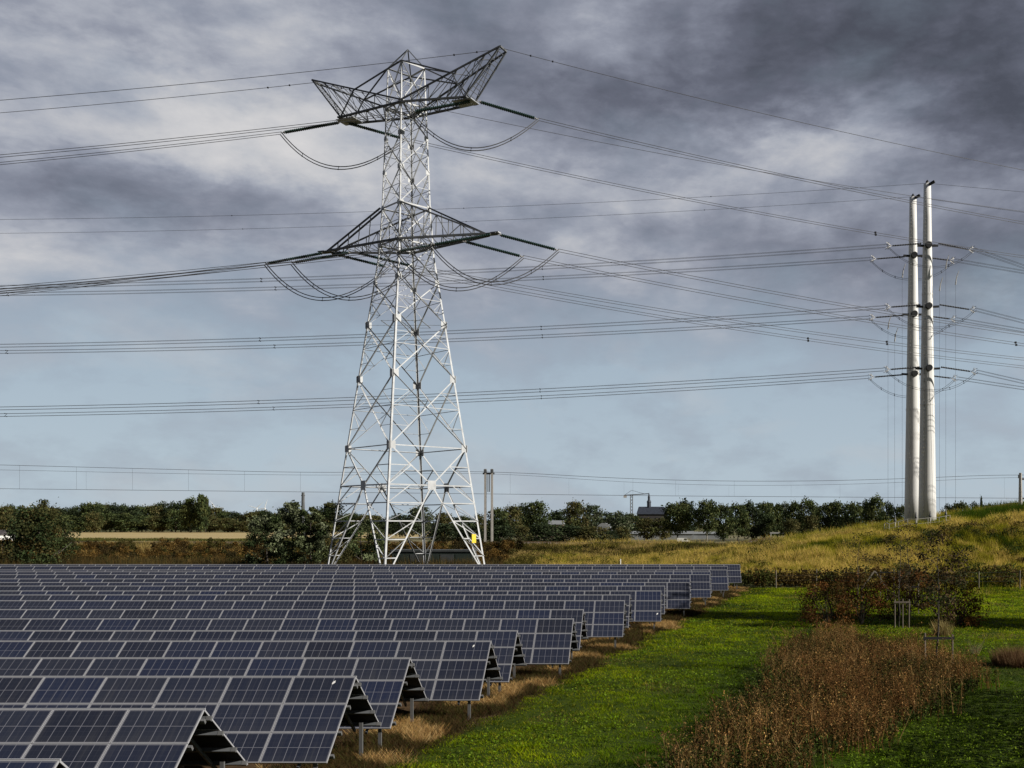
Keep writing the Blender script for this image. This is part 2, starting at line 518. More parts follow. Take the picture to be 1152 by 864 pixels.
# ------------------------------------------------------------------ blades, leaves, trees
def blades(pos, h, w, lean, col, tipmul=1.25, basemul=.75):
    """one triangle per blade; pos Nx3, h N, w N, col Nx3"""
    n = len(pos)
    a = rng.random(n) * 2 * np.pi
    side = np.stack([np.cos(a), np.sin(a), np.zeros(n)], 1) * (w / 2)[:, None]
    b = rng.random(n) * 2 * np.pi
    tip = pos + np.stack([np.cos(b) * lean * h, np.sin(b) * lean * h, h * (1 - .3 * lean)], 1)
    v = np.stack([pos - side, pos + side, tip], 1).reshape(-1, 3)
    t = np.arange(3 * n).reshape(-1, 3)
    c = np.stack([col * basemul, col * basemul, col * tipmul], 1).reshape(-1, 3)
    return v, t, c

def quads(pos, size, col, flatness=0.0):
    """randomly turned leaf quads (as 2 triangles) around points"""
    n = len(pos)
    d1 = rng.normal(size=(n, 3)); d1[:, 2] *= (1 - flatness)
    d1 /= np.linalg.norm(d1, axis=1, keepdims=True)
    d2 = rng.normal(size=(n, 3)); d2[:, 2] *= (1 - flatness)
    d2 -= d1 * (d1 * d2).sum(1, keepdims=True)
    d2 /= np.linalg.norm(d2, axis=1, keepdims=True)
    s = size[:, None] if hasattr(size, '__len__') else size
    L, Wd = d1 * s * .62, d2 * s * .34
    v = np.stack([pos - L, pos + Wd, pos + L, pos - Wd], 1).reshape(-1, 3)
    t = np.arange(4 * n).reshape(-1, 4)
    c = np.repeat(col, 4, axis=0)
    return v, t, c

def pick(pal, n, wts=None):
    pal = np.array(pal, float)
    idx = rng.choice(len(pal), n, p=wts)
    return pal[idx] * rng.uniform(.75, 1.25, (n, 1)) * rng.uniform(.94, 1.06, (n, 3))

def crown_mesh(name, H, wid, base, n_clump, n_leaf, leaf, pal, shape='round', spread=.16, gap=0.0):
    """crown of clumps in a volume between base and H; every clump has its own tone"""
    pts, cols = [], []
    per = max(4, n_leaf // n_clump)
    for _ in range(n_clump):
        t = rng.random() ** .85
        if shape == 'round': r = math.sqrt(max(0, 1 - (2 * t - 1) ** 2)) * .92 + .10
        elif shape == 'cone': r = (1 - t) ** .8 * .95 + .06
        elif shape == 'column': r = (math.sin(math.pi * min(1, t * .82 + .16)) ** .6)
        else: r = .35 + .65 * math.sin(math.pi * (t * .8 + .12))
        a = rng.random() * 2 * math.pi
        rr = r * wid / 2 * math.sqrt(rng.uniform(.12, 1.0))
        c = np.array([math.cos(a) * rr, math.sin(a) * rr, base + t * (H - base)])
        sz = wid * spread * rng.uniform(.6, 1.25)
        k = int(per * rng.uniform(.5, 1.5))
        q = rng.normal(size=(k, 3)) * np.array([sz, sz, sz * .72]) * .6 + c
        pts.append(q)
        tone = np.array(pal[rng.integers(len(pal))]) * rng.uniform(.7, 1.3)
        cols.append(tone[None] * rng.uniform(.7, 1.35, (k, 1)))
    pos = np.concatenate(pts); col = np.concatenate(cols)
    pos[:, 2] = np.maximum(pos[:, 2], .12)
    v, t, c = quads(pos, leaf * rng.uniform(.6, 1.35, len(pos)), col)
    return arr_mesh(name, v, t, c, 'leaf')

def trunk_mesh(H, base, wid, r0, nb=9, seed=0, mat='bark', reach=.42):
    rr = random.Random(seed)
    mb = MB()
    pts = [(0, 0, -.15)]
    x = y = 0
    for i in range(1, 7):
        x += rr.uniform(-.02, .02) * H; y += rr.uniform(-.02, .02) * H
        pts.append((x, y, H * .93 * i / 6))
    rad = [r0 * (1 - .9 * i / 6) for i in range(7)]
    mb.tube(pts, rad, 6)
    for _ in range(nb):
        t = rr.uniform(base / H * .95, .85)
        k = t * 6 / .93
        i = min(5, int(k)); f = k - i
        p = Vector(pts[i]).lerp(Vector(pts[i + 1]), min(1, f))
        a = rr.uniform(0, 2 * math.pi)
        ln = wid * reach * rr.uniform(.6, 1.1) * (1.15 - t * .6)
        q = p + Vector((math.cos(a) * ln * .55, math.sin(a) * ln * .55, ln * .35))
        e = p + Vector((math.cos(a + .3) * ln, math.sin(a + .3) * ln, ln * .8))
        rb = r0 * (1 - .85 * t) * .6
        mb.tube([p, q, e], [rb, rb * .6, rb * .25], 4)
    me_o = mb.build('trunk', mat, smooth=True)
    return me_o

def make_tree(label, cat, loc, H, wid, base, n_clump, n_leaf, leaf, pal, shape='round', r0=.25, seed=0, group=None, name='tree', bark='bark', nb=9, spread=.16, rz=0.0):
    t = thing(name, label, cat, loc, rz, group)
    tr = trunk_mesh(H, base, wid, r0, nb, seed, bark); tr.parent = t
    link('crown', crown_mesh('crown', H, wid, base, n_clump, n_leaf, leaf, pal, shape, spread), t)
    return t

# ------------------------------------------------------------------ solar rows
TH_D, TH_H = 2.40, 1.795                       # run and rise of one slope (3 modules)
SL = math.hypot(TH_D, TH_H)
TILT = math.atan2(TH_H, TH_D)
MOD_H = SL / 3

def module_mesh():
    mb = MB()
    W, Hm, e, fr, dp = PW - .016, MOD_H - .012, .008, .018, .038
    x0, x1, y0, y1 = e, e + W, e, e + Hm
    mb.box(x0 + fr, x1 - fr, y0 + fr, y1 - fr, -.012, -.004, 0)       # glass
    mb.box(x0, x1, y0, y0 + fr, -dp, 0, 1); mb.box(x0, x1, y1 - fr, y1, -dp, 0, 1)
    mb.box(x0, x0 + fr, y0 + fr, y1 - fr, -dp, 0, 1); mb.box(x1 - fr, x1, y0 + fr, y1 - fr, -dp, 0, 1)
    mb.box(x0 + fr, x1 - fr, y0 + fr, y1 - fr, -.032, -.026, 2)       # back sheet
    me = bpy.data.meshes.new('solar_panel')
    me.from_pydata(mb.v, [], mb.f)
    for k in ('cells', 'alu', 'underside'): me.materials.append(M[k])
    me.polygons.foreach_set('material_index', mb.mi)
    me.update()
    return me
MODULE = module_mesh()

ORD = ['first', 'second', 'third', 'fourth', 'fifth', 'sixth', 'seventh', 'eighth', 'ninth', 'tenth', 'eleventh', 'twelfth', 'thirteenth',
       'fourteenth', 'fifteenth', 'sixteenth', 'seventeenth', 'eighteenth', 'nineteenth']
def solar_row(k, Y, xe, drop):
    zr = EYE - drop
    zb = zr - TH_H
    if k == 0: lab = 'frontmost solar panel row, only its ridge corner showing at the bottom left'
    elif k == len(ROWS) - 1: lab = 'rearmost solar panel row, nearest the grassy bank and the steel pylon'
    else: lab = f'{ORD[k]} row of blue solar panels counted from the front, tent-shaped on steel posts'
    row = thing('solar_panel_row', lab, 'solar panels', (xe, Y, 0), 0, 'rows of solar panels in the field')
    xl = -0.65 * Y - 5.5
    ncol = max(3, int(math.ceil((xe - xl) / PW)))
    # individual modules: everything the front slope shows first, top course before the hidden lower ones
    order = [(0, c) for c in range(ncol)] + [(1, c) for c in range(min(ncol, 6))] + [(2, c) for c in range(min(ncol, 6))]
    rest = [(r, c) for r in (1, 2) for c in range(6, ncol)]
    if len(order) + len(rest) <= 88: order += rest; rest = []
    else:
        take = max(0, 88 - len(order)); order += rest[:take]; rest = rest[take:]
    def place(r, c, back):
        # r counts courses down from the ridge
        o = bpy.data.objects.new('solar_panel', MODULE)
        COL.objects.link(o); o.parent = row
        s0 = SL - (r + 1) * MOD_H
        if not back:
            o.location = (-(c + 1) * PW, -TH_D + s0 * math.cos(TILT) - .015, zb + s0 * math.sin(TILT))
            o.rotation_euler = (TILT + rnd.uniform(-.002, .002), 0, 0)
        else:
            o.location = (-c * PW, TH_D - s0 * math.cos(TILT) + .015, zb + s0 * math.sin(TILT))
            o.rotation_euler = (TILT + rnd.uniform(-.002, .002), 0, math.pi)
        return o
    for r, c in order: place(r, c, False)
    for c in range(3):
        for r in range(3): place(r, c, True)
    ct, st = math.cos(TILT), math.sin(TILT)
    def slab(name, items, back):
        if not items: return
        mb = MB()
        mv = [Vector(v.co) for v in MODULE.vertices]; mf = [tuple(p.vertices) for p in MODULE.polygons]; mm = [p.material_index for p in MODULE.polygons]
        keep = list(range(len(mf)))
        for r, c in items:
            s0 = SL - (r + 1) * MOD_H
            vs = []
            for v in mv:
                yy, zz = v.y * ct - v.z * st, v.y * st + v.z * ct
                if not back: vs.append((-(c + 1) * PW + v.x, -TH_D + s0 * ct - .015 + yy, zb + s0 * st + zz))
                else: vs.append((-c * PW - v.x, TH_D - s0 * ct + .015 - yy, zb + s0 * st + zz))
            o = len(mb.v); mb.v += vs
            mb.f += [tuple(i + o for i in f) for f in mf]; mb.mi += mm
        ob = mb.build(name, ['cells', 'alu', 'underside'], row); ob['kind'] = 'stuff'
    slab('solar_panels', rest, False)
    # the far slope beyond the first columns is hidden behind the ridge
    slab('solar_panels', [(r, c) for c in range(3, ncol) for r in range(3)], True)
    # purlins stick out past the end module, posts stand under them
    L = ncol * PW
    for sgn in (-1, 1):
        for q, s in enumerate((.28, 1.05, 1.95, 2.72)):
            yy = sgn * (TH_D - s * ct); zz = zb + s * st
            mb = MB()
            n = Vector((0, sgn * st, ct)); al = Vector((0, -sgn * ct, st))
            cpt = Vector((0, yy, zz)) - n * .10
            mb.obox(cpt + Vector((-L / 2 - .03, 0, 0)), (L / 2, 0, 0), al * .03, n * .05)
            mb.build('rail', 'dark_steel', row)  # darker than the rail ends: shade inside the row put into the colour
            mb = MB()
            mb.obox(cpt + Vector((.02, 0, 0)), (.06, 0, 0), al * .035, n * .055)
            mb.build('rail_end', 'rail', row)
        # folded end cap along the edge of the slope
    mb = MB(); mb.box(-L, .01, -.02, .02, zr - .02, zr + .022); mb.build('ridge_cap', 'alu', row)
    npost = min(14, max(2, int(L / 3.4)))
    for i in range(npost):
        x = -.45 - i * 3.4
        for yy, ss in ((-TH_D + .45, .45), (TH_D - .45, .45)):
            mb = MB()
            top = zb + ss * st / ct - .17
            mb.box(x - .05, x + .05, yy - .035, yy - .028, -.1, top); mb.box(x - .05, x - .042, yy - .028, yy + .035, -.1, top); mb.box(x + .042, x + .05, yy - .028, yy + .035, -.1, top)
            mb.build('post', 'rail', row)
    for i in range(min(4, npost)):
        x = -.75 - i * 3.4
        for sgn in (-1, 1):
            mb = MB()
            mb.bar((x, sgn * (TH_D - .06), zb + .04 - .19), (x, sgn * .06, zr - .05 - .19), .06, .09, (0, sgn * st, ct))
            mb.build('rafter', 'dark_steel', row)  # rafter colour also holds the shade under the slopes
    return row
solar_rows = [solar_row(k, *r) for k, r in enumerate(ROWS)]

# a pale smear of droppings on several end modules
def smear(k, dx, s, size):
    Y, xe, drop = ROWS[k]
    mb = MB()
    zb = EYE - drop - TH_H
    rr = random.Random(k)
    ct, st = math.cos(TILT), math.sin(TILT)
    def at(u, w):
        return (dx + u, -TH_D - .015 + (s + w) * ct, zb + (s + w) * st + .004)
    ring = [(math.cos(a) * size * rr.uniform(.6, 1.1) * (.55), math.sin(a) * size * rr.uniform(.7, 1.1)) for a in [i * math.pi / 5 for i in range(10)]]
    mb.face_add([at(u + w * .35, w) for u, w in ring], [tuple(range(10))])
    mb.build('bird_dropping', 'white', solar_rows[k])
smear(2, -.55, 2.78, .075); smear(4, -.62, 2.74, .07); smear(10, -.25, .72, .10)

# ------------------------------------------------------------------ lattice pylon
TY = 125.0
TX = (457.0 - CX) / F_PX * TY
TC = Vector((TX, TY, 0))
PHI = R(0.0)
LV = [0, 16.07, 24.5, 31.06, 36.2, 40.7, 45.2, 49.5, 53.6, 57.3, 62.2]
DZ = np.array([-1, 0, 39.3, 45.2, 62.2]); DD = np.array([10.1, 9.9, 3.42, 2.97, 2.27])
def Dw(z): return float(np.interp(z, DZ, DD))
CDIR = {'R': Vector((math.cos(PHI), -math.sin(PHI), 0)), 'F': Vector((-math.sin(PHI), -math.cos(PHI), 0))}
CDIR['L'] = -CDIR['R']; CDIR['B'] = -CDIR['F']
def cr(k, z): return CDIR[k] * Dw(z) + Vector((0, 0, z))
U = Vector((math.cos(R(20)), -math.sin(R(20)), 0)); V = Vector((math.sin(R(20)), math.cos(R(20)), 0))
def uv(u, v, z): return U * u + V * v + Vector((0, 0, z))

pyl = thing('lattice_pylon', 'tall grey lattice steel pylon with two crossarms behind the solar panels', 'pylon', TC)
def Lbar(mb, a, b, w, n, other, t=.02):
    """steel angle: one flange lies in the face, the other stands off it"""
    a, b, n = Vector(a), Vector(b), Vector(n)
    d = (b - a).normalized()
    n = (n - d * n.dot(d)).normalized()
    q = d.cross(n).normalized()
    if q.dot(Vector(other)) < 0: q = -q
    mb.obox((a + b) / 2, (b - a) / 2, q * w / 2, n * t / 2)
    mb.obox((a + b) / 2 - q * (w / 2 - t / 2) - n * (w / 2 + t / 2), (b - a) / 2, q * t / 2, n * w / 2)
for k in 'LFRB':
    mb = MB()
    nxt = {'F': 'R', 'R': 'B', 'B': 'L', 'L': 'F'}
    prv = {v: kk for kk, v in nxt.items()}
    e1 = (CDIR[nxt[k]] - CDIR[k]).normalized(); e2 = (CDIR[prv[k]] - CDIR[k]).normalized()
    zs = [-.3, 8, 16.07, 24.5, 31.06, 36.2, 39.3, 45.2, 53.6, 62.2]
    for a, b in zip(zs[:-1], zs[1:]):
        A, B = cr(k, a), cr(k, b)
        w = .21 if b < 32 else (.18 if b < 46 else .15)
        d = (B - A).normalized()
        for e, o in ((e1, e2), (e2, e1)):
            ee = (e - d * e.dot(d)).normalized()
            nn = d.cross(ee).normalized()
            mb.obox((A + B) / 2 + ee * w / 2, (B - A) / 2 * 1.004, ee * w / 2, nn * .016)
    mb.build('leg', 'steel', pyl)
def plate(mb, c, d1, d2, n, s):
    mb.obox(Vector(c) + Vector(n) * .05, Vector(d1) * s, Vector(d2) * s, Vector(n) * .012)
FACES = [('F', 'R'), ('R', 'B'), ('B', 'L'), ('L', 'F')]
for (a, b) in FACES:
    mb = MB()
    n0 = (CDIR[a] + CDIR[b]).normalized()
    along = (CDIR[b] - CDIR[a]).normalized()
    up = Vector((0, 0, 1))
    def member(p, q, w, light=True):
        # every diagonal is an angle; alternate ones are bolted with the standing flange outwards
        p, q = Vector(p), Vector(q)
        d = (q - p).normalized()
        nn = (n0 - d * n0.dot(d)).normalized()
        if light:
            mb.bar(p + nn * .02, q + nn * .02, w, .016, nn)
            mb.bar(p - nn * w / 2, q - nn * w / 2, .016, w, nn)
        else:
            mb.bar(p - nn * .03, q - nn * .03, w * .25, .016, nn)
            mb.bar(p + nn * w * .6, q + nn * w * .6, .018, w * 1.3, nn)
    for z0, z1 in zip(LV[1:-1], LV[2:]):
        w = .135 if z1 < 32 else (.12 if z1 < 46 else .10)
        A0, A1, B0, B1 = cr(a, z0), cr(a, z1), cr(b, z0), cr(b, z1)
        member(A0, B1, w, True)
        member(A1, B0, w, False)
        X = (A0 * Dw(z1) + B1 * Dw(z0)) / (Dw(z0) + Dw(z1))     # where they cross
        zc = X.z
        member(cr(a, zc), cr(b, zc), w * .55, True)
        for k_, P0, P1 in ((a, A0, A1), (b, B0, B1)):
            for f in (.5,):
                lo = P0.lerp(X, .5); hi = P1.lerp(X, .5)
                zq = lo.z; zw = hi.z
                member(cr(k_, zq), lo, w * .4); member(cr(k_, zw), hi, w * .4)
                if z1 < 60: member(cr(k_, zc), lo, w * .4); member(cr(k_, zc), hi, w * .4)
        for k_ in (a, b):
            plate(mb, cr(k_, z0) + along * (.25 if k_ == a else -.25), along, up, n0, .42 if z0 < 32 else .26)
    # bottom portal: V to the centre node, spread legs to the feet
    za, zn = 16.07, 11.5
    N = (cr(a, zn) + cr(b, zn)) / 2
    fa, fb = cr(a, .2), cr(b, .2)
    member(cr(a, za), N, .16); member(cr(b, za), N, .16, a in 'FL')
    member(N, fa, .17); member(N, fb, .17)
    member(cr(a, zn), cr(b, zn), .15)
    plate(mb, N, along, up, n0, .55)
    zc = (za + zn) / 2
    for k_, ft in ((a, fa), (b, fb)):
        m_ = cr(k_, za).lerp(N, .5)
        member(cr(k_, zc), m_, .1); member(cr(k_, zn), m_, .1)
        prev = None
        for i, zz in enumerate((9.4, 7.3, 5.2, 3.1)):
            f = (zn - zz) / (zn - .2)
            q = N.lerp(ft, f)
            member(cr(k_, zz), q, .13)
            member(cr(k_, zz), N.lerp(ft, (zn - (zz + 2.1)) / (zn - .2)) if i else m_.lerp(N, 1.0) * .5 + cr(k_, zn) * .5, .1, i % 2 == 0)
    member(cr(a, za), cr(b, za), .12)
    for zz in (40.7, 45.2, 57.3, 62.2):
        member(cr(a, zz), cr(b, zz), .18, True)
    mb.build('bracing', 'steel', pyl)
# plan bracing inside
for zz in (11.5, 31.06, 40.7, 57.3):
    mb = MB()
    mb.bar(cr('L', zz), cr('R', zz), .12, .02); mb.bar(cr('F', zz) + Vector((0, 0, .06)), cr('B', zz) + Vector((0, 0, .06)), .12, .02)
    ms = [(cr(p, zz) + cr(q, zz)) / 2 for p, q in FACES]
    for i in range(4): mb.bar(ms[i] + Vector((0, 0, .12)), ms[(i + 1) % 4] + Vector((0, 0, .12)), .12, .02)
    mb.build('plan_bracing', 'steel', pyl)

def ladder(mb, a0, a1, b0, b1, n, w=.08, zig=True, rungs=True):
    a0, a1, b0, b1 = map(Vector, (a0, a1, b0, b1))
    for i in range(1, n + 1):
        p, q = a0.lerp(a1, i / n), b0.lerp(b1, i / n)
        if rungs and i < n: mb.bar(p, q, w, w * .7, (0.3, 0.4, 1))
        if zig:
            pp, qq = a0.lerp(a1, (i - 1) / n), b0.lerp(b1, (i - 1) / n)
            if i % 2: mb.bar(pp, q, w, w * .7, (0.3, 0.4, 1))
            else: mb.bar(qq, p, w, w * .7, (0.3, 0.4, 1))
def chord(mb, a, b, w=.2): mb.bar(a, b, w, w, (0, 0, 1))
for s in (1, -1):
    side = 'R' if s > 0 else 'L'
    # big lower arm
    mb = MB()
    tipu = 11.2
    T1, T2 = uv(s * tipu, -.45, 41.0), uv(s * tipu, .45, 41.0)
    Fb, Bb, Ft, Bt = cr('F', 40.7), cr('B', 40.7), cr('F', 45.2), cr('B', 45.2)
    Sb, St = cr(side, 40.7), cr(side, 45.2)
    for p, q, w in ((Fb, T1, .24), (Bb, T2, .24), (St + V * -.3, T1, .17), (St + V * .3, T2, .17)) + (((Ft, T1, .17),) if s > 0 else ((Bt, T2, .17),)): chord(mb, p, q, w)
    ladder(mb, Fb, T1, Bb, T2, 8, .09)
    if s > 0: ladder(mb, Fb, T1, Ft, T1, 7, .09)
    else: ladder(mb, Bb, T2, Bt, T2, 7, .09)
    ladder(mb, St, T1, Sb, T1, 5, .09, zig=False)
    mb.obox(uv(s * (tipu + .45), 0, 41.0), U * .85, V * .5, (0, 0, .06))
    mb.build('crossarm', 'dark_steel', pyl)  # arms darker than the body: shade of their undersides put into the colour
    # upper arm with its raised horn
    mb = MB()
    cu, cz, hu, hz = 8.75, 57.1, 13.3, 62.5
    C1, C2 = uv(s * cu, -1.1, cz), uv(s * cu, 1.1, cz)
    H1, H2 = uv(s * hu, -.75, hz), uv(s * hu, .75, hz)
    Fb, Bb = cr('F', 57.2), cr('B', 57.2)
    Ft, Bt = cr('F', 62.2), cr('B', 62.2)
    for p, q, w in ((Fb, C1, .22), (Bb, C2, .22), (Fb + Vector((0, 0, .25)), H1, .17), (Bb + Vector((0, 0, .25)), H2, .17), (C1, H1, .15), (C2, H2, .15), (H1, H2, .2), (C1, C2, .2)): chord(mb, p, q, w)
    G1, G2 = Fb.lerp(H1, .52), Bb.lerp(H2, .52)
    St = cr(side, 62.2)
    for p, q, w in ((Ft, G1, .14), (St, G1, .13), (St, G2, .13), (Bt, G2, .14), (G1, C1, .13), (G2, C2, .13)): chord(mb, p, q, w)
    ladder(mb, Fb, C1, Bb, C2, 7, .09)
    ladder(mb, Fb, H1, Fb, C1, 7, .08)
    ladder(mb, Bb, H2, Bb, C2, 7, .08)
    ladder(mb, G1, H1, G2, H2, 4, .08)
    ladder(mb, C1, H1, C2, H2, 13, .07, zig=False)
    mb.obox(uv(s * (cu + .1), 0, cz - .02), U * .25, V * 1.3, (0, 0, .09))
    mb.build('crossarm', 'dark_steel', pyl)
    mb = MB(); mb.obox(uv(s * (cu - .5), -.0, cz - .17), U * 1.3, V * 1.0, (0, 0, .035)); mb.build('arm_plate', 'steel', pyl)
    mb = MB(); mb.obox(uv(s * 12.3, 0, 41.1), U * .5, V * .35, (0, 0, .06)); mb.build('arm_plate', 'steel', pyl)
mb = MB()
AP = Vector((0.2, 0, 64.5))
for k in 'LFRB': mb.bar(cr(k, 62.2), AP, .14 if k in 'LB' else .08, .1)
mb.build('peak', 'dark_steel', pyl)
mb = MB()
c_ = cr('R', 5.2).lerp(cr('F', 5.2), .09); n_ = (CDIR['F'] + CDIR['R']).normalized()
mb.obox(c_ + n_ * .25, (CDIR['R'] - CDIR['F']).normalized() * .30, (0, 0, .52), n_ * .015)
mb.build('sign_plate', 'yellow', pyl)

# ------------------------------------------------------------------ insulators, wires
def parab(P, d, a, k, s0, s1, n):
    out = []
    for i in range(n + 1):
        s = s0 + (s1 - s0) * i / n
        out.append(Vector((P.x + d.x * s, P.y + d.y * s, P.z - a * s + .5 * k * s * s)))
    return out
def solve_a(P, d, k, xe, ye):
    q = (xe - CX) / F_PX
    s = (q * P.y - P.x) / (d.x - q * d.y)
    Yt = P.y + d.y * s
    zt = EYE + (HY - ye) / F_PX * Yt
    return (P.z + .5 * k * s * s - zt) / s

def string_mesh_parts(parent, a, b, sep=.17, r=.15, discs=28):
    a, b = Vector(a), Vector(b)
    d = (b - a).normalized(); L = (b - a).length
    side = d.cross(Vector((0, 0, 1))).normalized()
    for sg in (-1, 1):
        mb = MB()
        pts, rad = [], []
        for i in range(discs):
            for f, rr in ((0, .085), (.25, r), (.6, r), (.85, .085)):
                pts.append(a + side * sep * sg + d * (.5 + (L - 1.0) * (i + f) / discs)); rad.append(rr)
        mb.tube(pts, rad, 8)
        mb.build('disc_stack', 'insulator', parent)
    for p, f in ((a, 1), (b, -1)):
        mb = MB()
        mb.obox(p + d * .42 * f, d * .06, side * (sep + .12), Vector((0, 0, 1)) * .05)
        mb.bar(p, p + d * .42 * f, .07, .07)
        mb.build('end_fitting', 'fitting', parent)

def add_bundle(name, label, pts, offs, rad, cat, group, spacers=(), sz=.12):
    """one conductor: its wires as parts, with spacers clamped on"""
    t = thing(name, label, cat, pts[0], 0, group)
    o0 = pts[0]
    for off in offs:
        mb = MB(); mb.tube([p - o0 + Vector(off) for p in pts], rad, 4)
        mb.build('wire', 'wire', t)
    for f in spacers:
        k = f * (len(pts) - 1); i = min(len(pts) - 2, int(k)); p = pts[i].lerp(pts[i + 1], k - i) - o0
        mb = MB()
        for off in offs: mb.obox(p + Vector(off), (sz, 0, 0), (0, sz, 0), (0, 0, sz))
        if len(offs) > 1: mb.bar(p + Vector(offs[0]), p + Vector(offs[-1]), sz * .7, sz * .7, (1, 0, 0))
        mb.build('spacer', 'black', t)
    return t

RD = Vector((math.cos(R(15)), math.sin(R(15)), 0))      # the line leaves to the right, turning away
LD = Vector((-math.cos(R(8)), -math.sin(R(8)), 0))      # and to the left, coming a little nearer
KS = .0009
PH = [  # attach u, z, place words, right-edge row, left-edge row
    (9.6, 56.95, 'the right end of the upper arm', 251, 175.6),
    (-9.2, 56.95, 'the left end of the upper arm', 289, 184),
    (12.3, 40.95, 'the right tip of the lower arm', 376, 324),
    (7.6, 40.6, 'the middle of the lower right arm', 388, 326.5),
    (-7.6, 40.6, 'the middle of the lower left arm', 404, 329),
    (-11.6, 40.95, 'the left tip of the lower arm', 413, 331.5)]
OFF2 = [(0, .15, .2), (0, -.15, -.2)]
SPF = {0: (.30,), 1: (.25, .46), 2: (.29,), 3: (.26,), 4: (.25, .50), 5: (.22, .46)}
for i, (u_, z_, words, yr, yl) in enumerate(PH):
    A = TC + uv(u_, 0, z_)
    ends = []
    for d, xe, ye, wd in ((RD, 1152, yr, 'right'), (LD, 0, yl, 'left')):
        a0 = solve_a(A, d, KS, xe, ye)
        Ls = 7.7
        B = A + d * Ls * .97 + Vector((0, 0, -a0 * Ls - .25))
        t = thing('insulator_string', f'green insulator string pulling {wd} at {words} of the pylon', 'insulator', A, 0, 'insulator strings on the lattice pylon')
        string_mesh_parts(t, Vector((0, 0, 0)) + d * .15, B - A)
        a1 = solve_a(B, d, KS, xe, ye)
        pts = parab(B, d, a1, KS, 0, 260, 48)
        sp = SPF[i] if wd == 'right' else ((.18 + .03 * i,))
        add_bundle('conductor', f'twin conductor running {wd} from {words} of the lattice pylon', pts, OFF2, .034, 'power line', 'conductors of the lattice pylon line', sp)
        ends.append(B)
    # jumper loop under the arm
    p, q = ends[1], ends[0]
    sag = 4.3 if i < 2 else 4.4
    mid = [p.lerp(q, f) + Vector((0, 0, -sag * 4 * f * (1 - f))) + V * (-1.0 * 4 * f * (1 - f)) for f in [j / 20 for j in range(21)]]
    add_bundle('jumper_cable', f'slack jumper loop hanging below {words} of the lattice pylon', mid, [(0, .12, .21), (0, -.12, -.21)], .072, 'cable', 'jumper loops on the lattice pylon', (.2, .5, .8), .06)
for s, yr, yl, words in ((1, 191.5, 112.8, 'right'), (-1, 238, 127, 'left')):
    A = TC + uv(s * 13.4, 0, 62.5)
    for d, xe, ye, wd in ((RD, 1152, yr, 'right'), (LD, 0, yl, 'left')):
        pts = parab(A, d, solve_a(A, d, KS, xe, ye), KS, 0, 260, 48)
        add_bundle('earth_wire', f'thin single earth wire running {wd} from the raised {words} horn of the lattice pylon', pts, [(0, 0, 0)], .032, 'power line', 'earth wires of the lattice pylon', (.012, .022), .08)

# ------------------------------------------------------------------ twin tubular masts
def mast(label, X, Y, z0, z1, rb, rt):
    t = thing('tubular_mast', label, 'power mast', (X, Y, z0))
    mb = MB()
    H = z1 - z0
    pts = [(0, 0, H * i / 10) for i in range(11)]
    mb.tube(pts, [rb + (rt - rb) * i / 10 for i in range(11)], 40)
    o = mb.build('shaft', 'mast', t, smooth=True)
    for f in (.36, .68):
        mb = MB(); r = rb + (rt - rb) * f
        mb.tube([(0, 0, H * f - .12), (0, 0, H * f + .12)], [r + .035, r + .035], 40, cap=True)
        mb.build('joint_collar', 'mast', t, smooth=False)
    mb = MB(); mb.tube([(0, 0, H), (0, 0, H + .35), (0, 0, H + .6)], [rt * .5, rt * .45, .05], 12); mb.bar((-.1, -.2, H - .4), (.9, -.9, H + .1), .35, .35)
    mb.build('top_fitting', 'black', t)
    mb = MB(); mb.tube([(0, 0, -1.2), (0, 0, .25)], [rb + .35, rb + .3], 24); mb.build('base_flange', 'concrete', t)
    mb = MB()
    for i in range(int(H / .6)):
        z = 3 + i * .6
        if z > H - 1: break
        r = rb + (rt - rb) * z / H; a = R(-128)
        mb.obox((math.cos(a) * (r + .05), math.sin(a) * (r + .05), z), (.12, 0, 0), (0, .05, 0), (0, 0, .025))
    a0 = R(-128); mb.bar((math.cos(a0) * (rb + .02), math.sin(a0) * (rb + .02), 2.5), (math.cos(a0) * (rt + .04), math.sin(a0) * (rt + .04), H - 1), .05, .05)
    mb.build('climbing_rail', 'fitting', t)
    return t
MZ = 6.2
MASTS = [(40.2, 160.0, 59.8, 'front', 'nearer and taller of the two white tubular power masts on the grassy hill'),
         (39.4, 166.0, 59.6, 'rear', 'farther and lower-looking of the two white tubular power masts on the hill')]
OFF4 = [(0, .22, .22), (0, -.22, .22), (0, .22, -.22), (0, -.22, -.22)]
lvz = [50.1, 40.65, 31.05]
LW = ['top', 'middle', 'bottom']
EDGE = {'front': ((323, 389, 459.5), (300, 362, 430), 247, 216), 'rear': ((331, 396, 467), (306, 372, 437), 262.5, 239)}
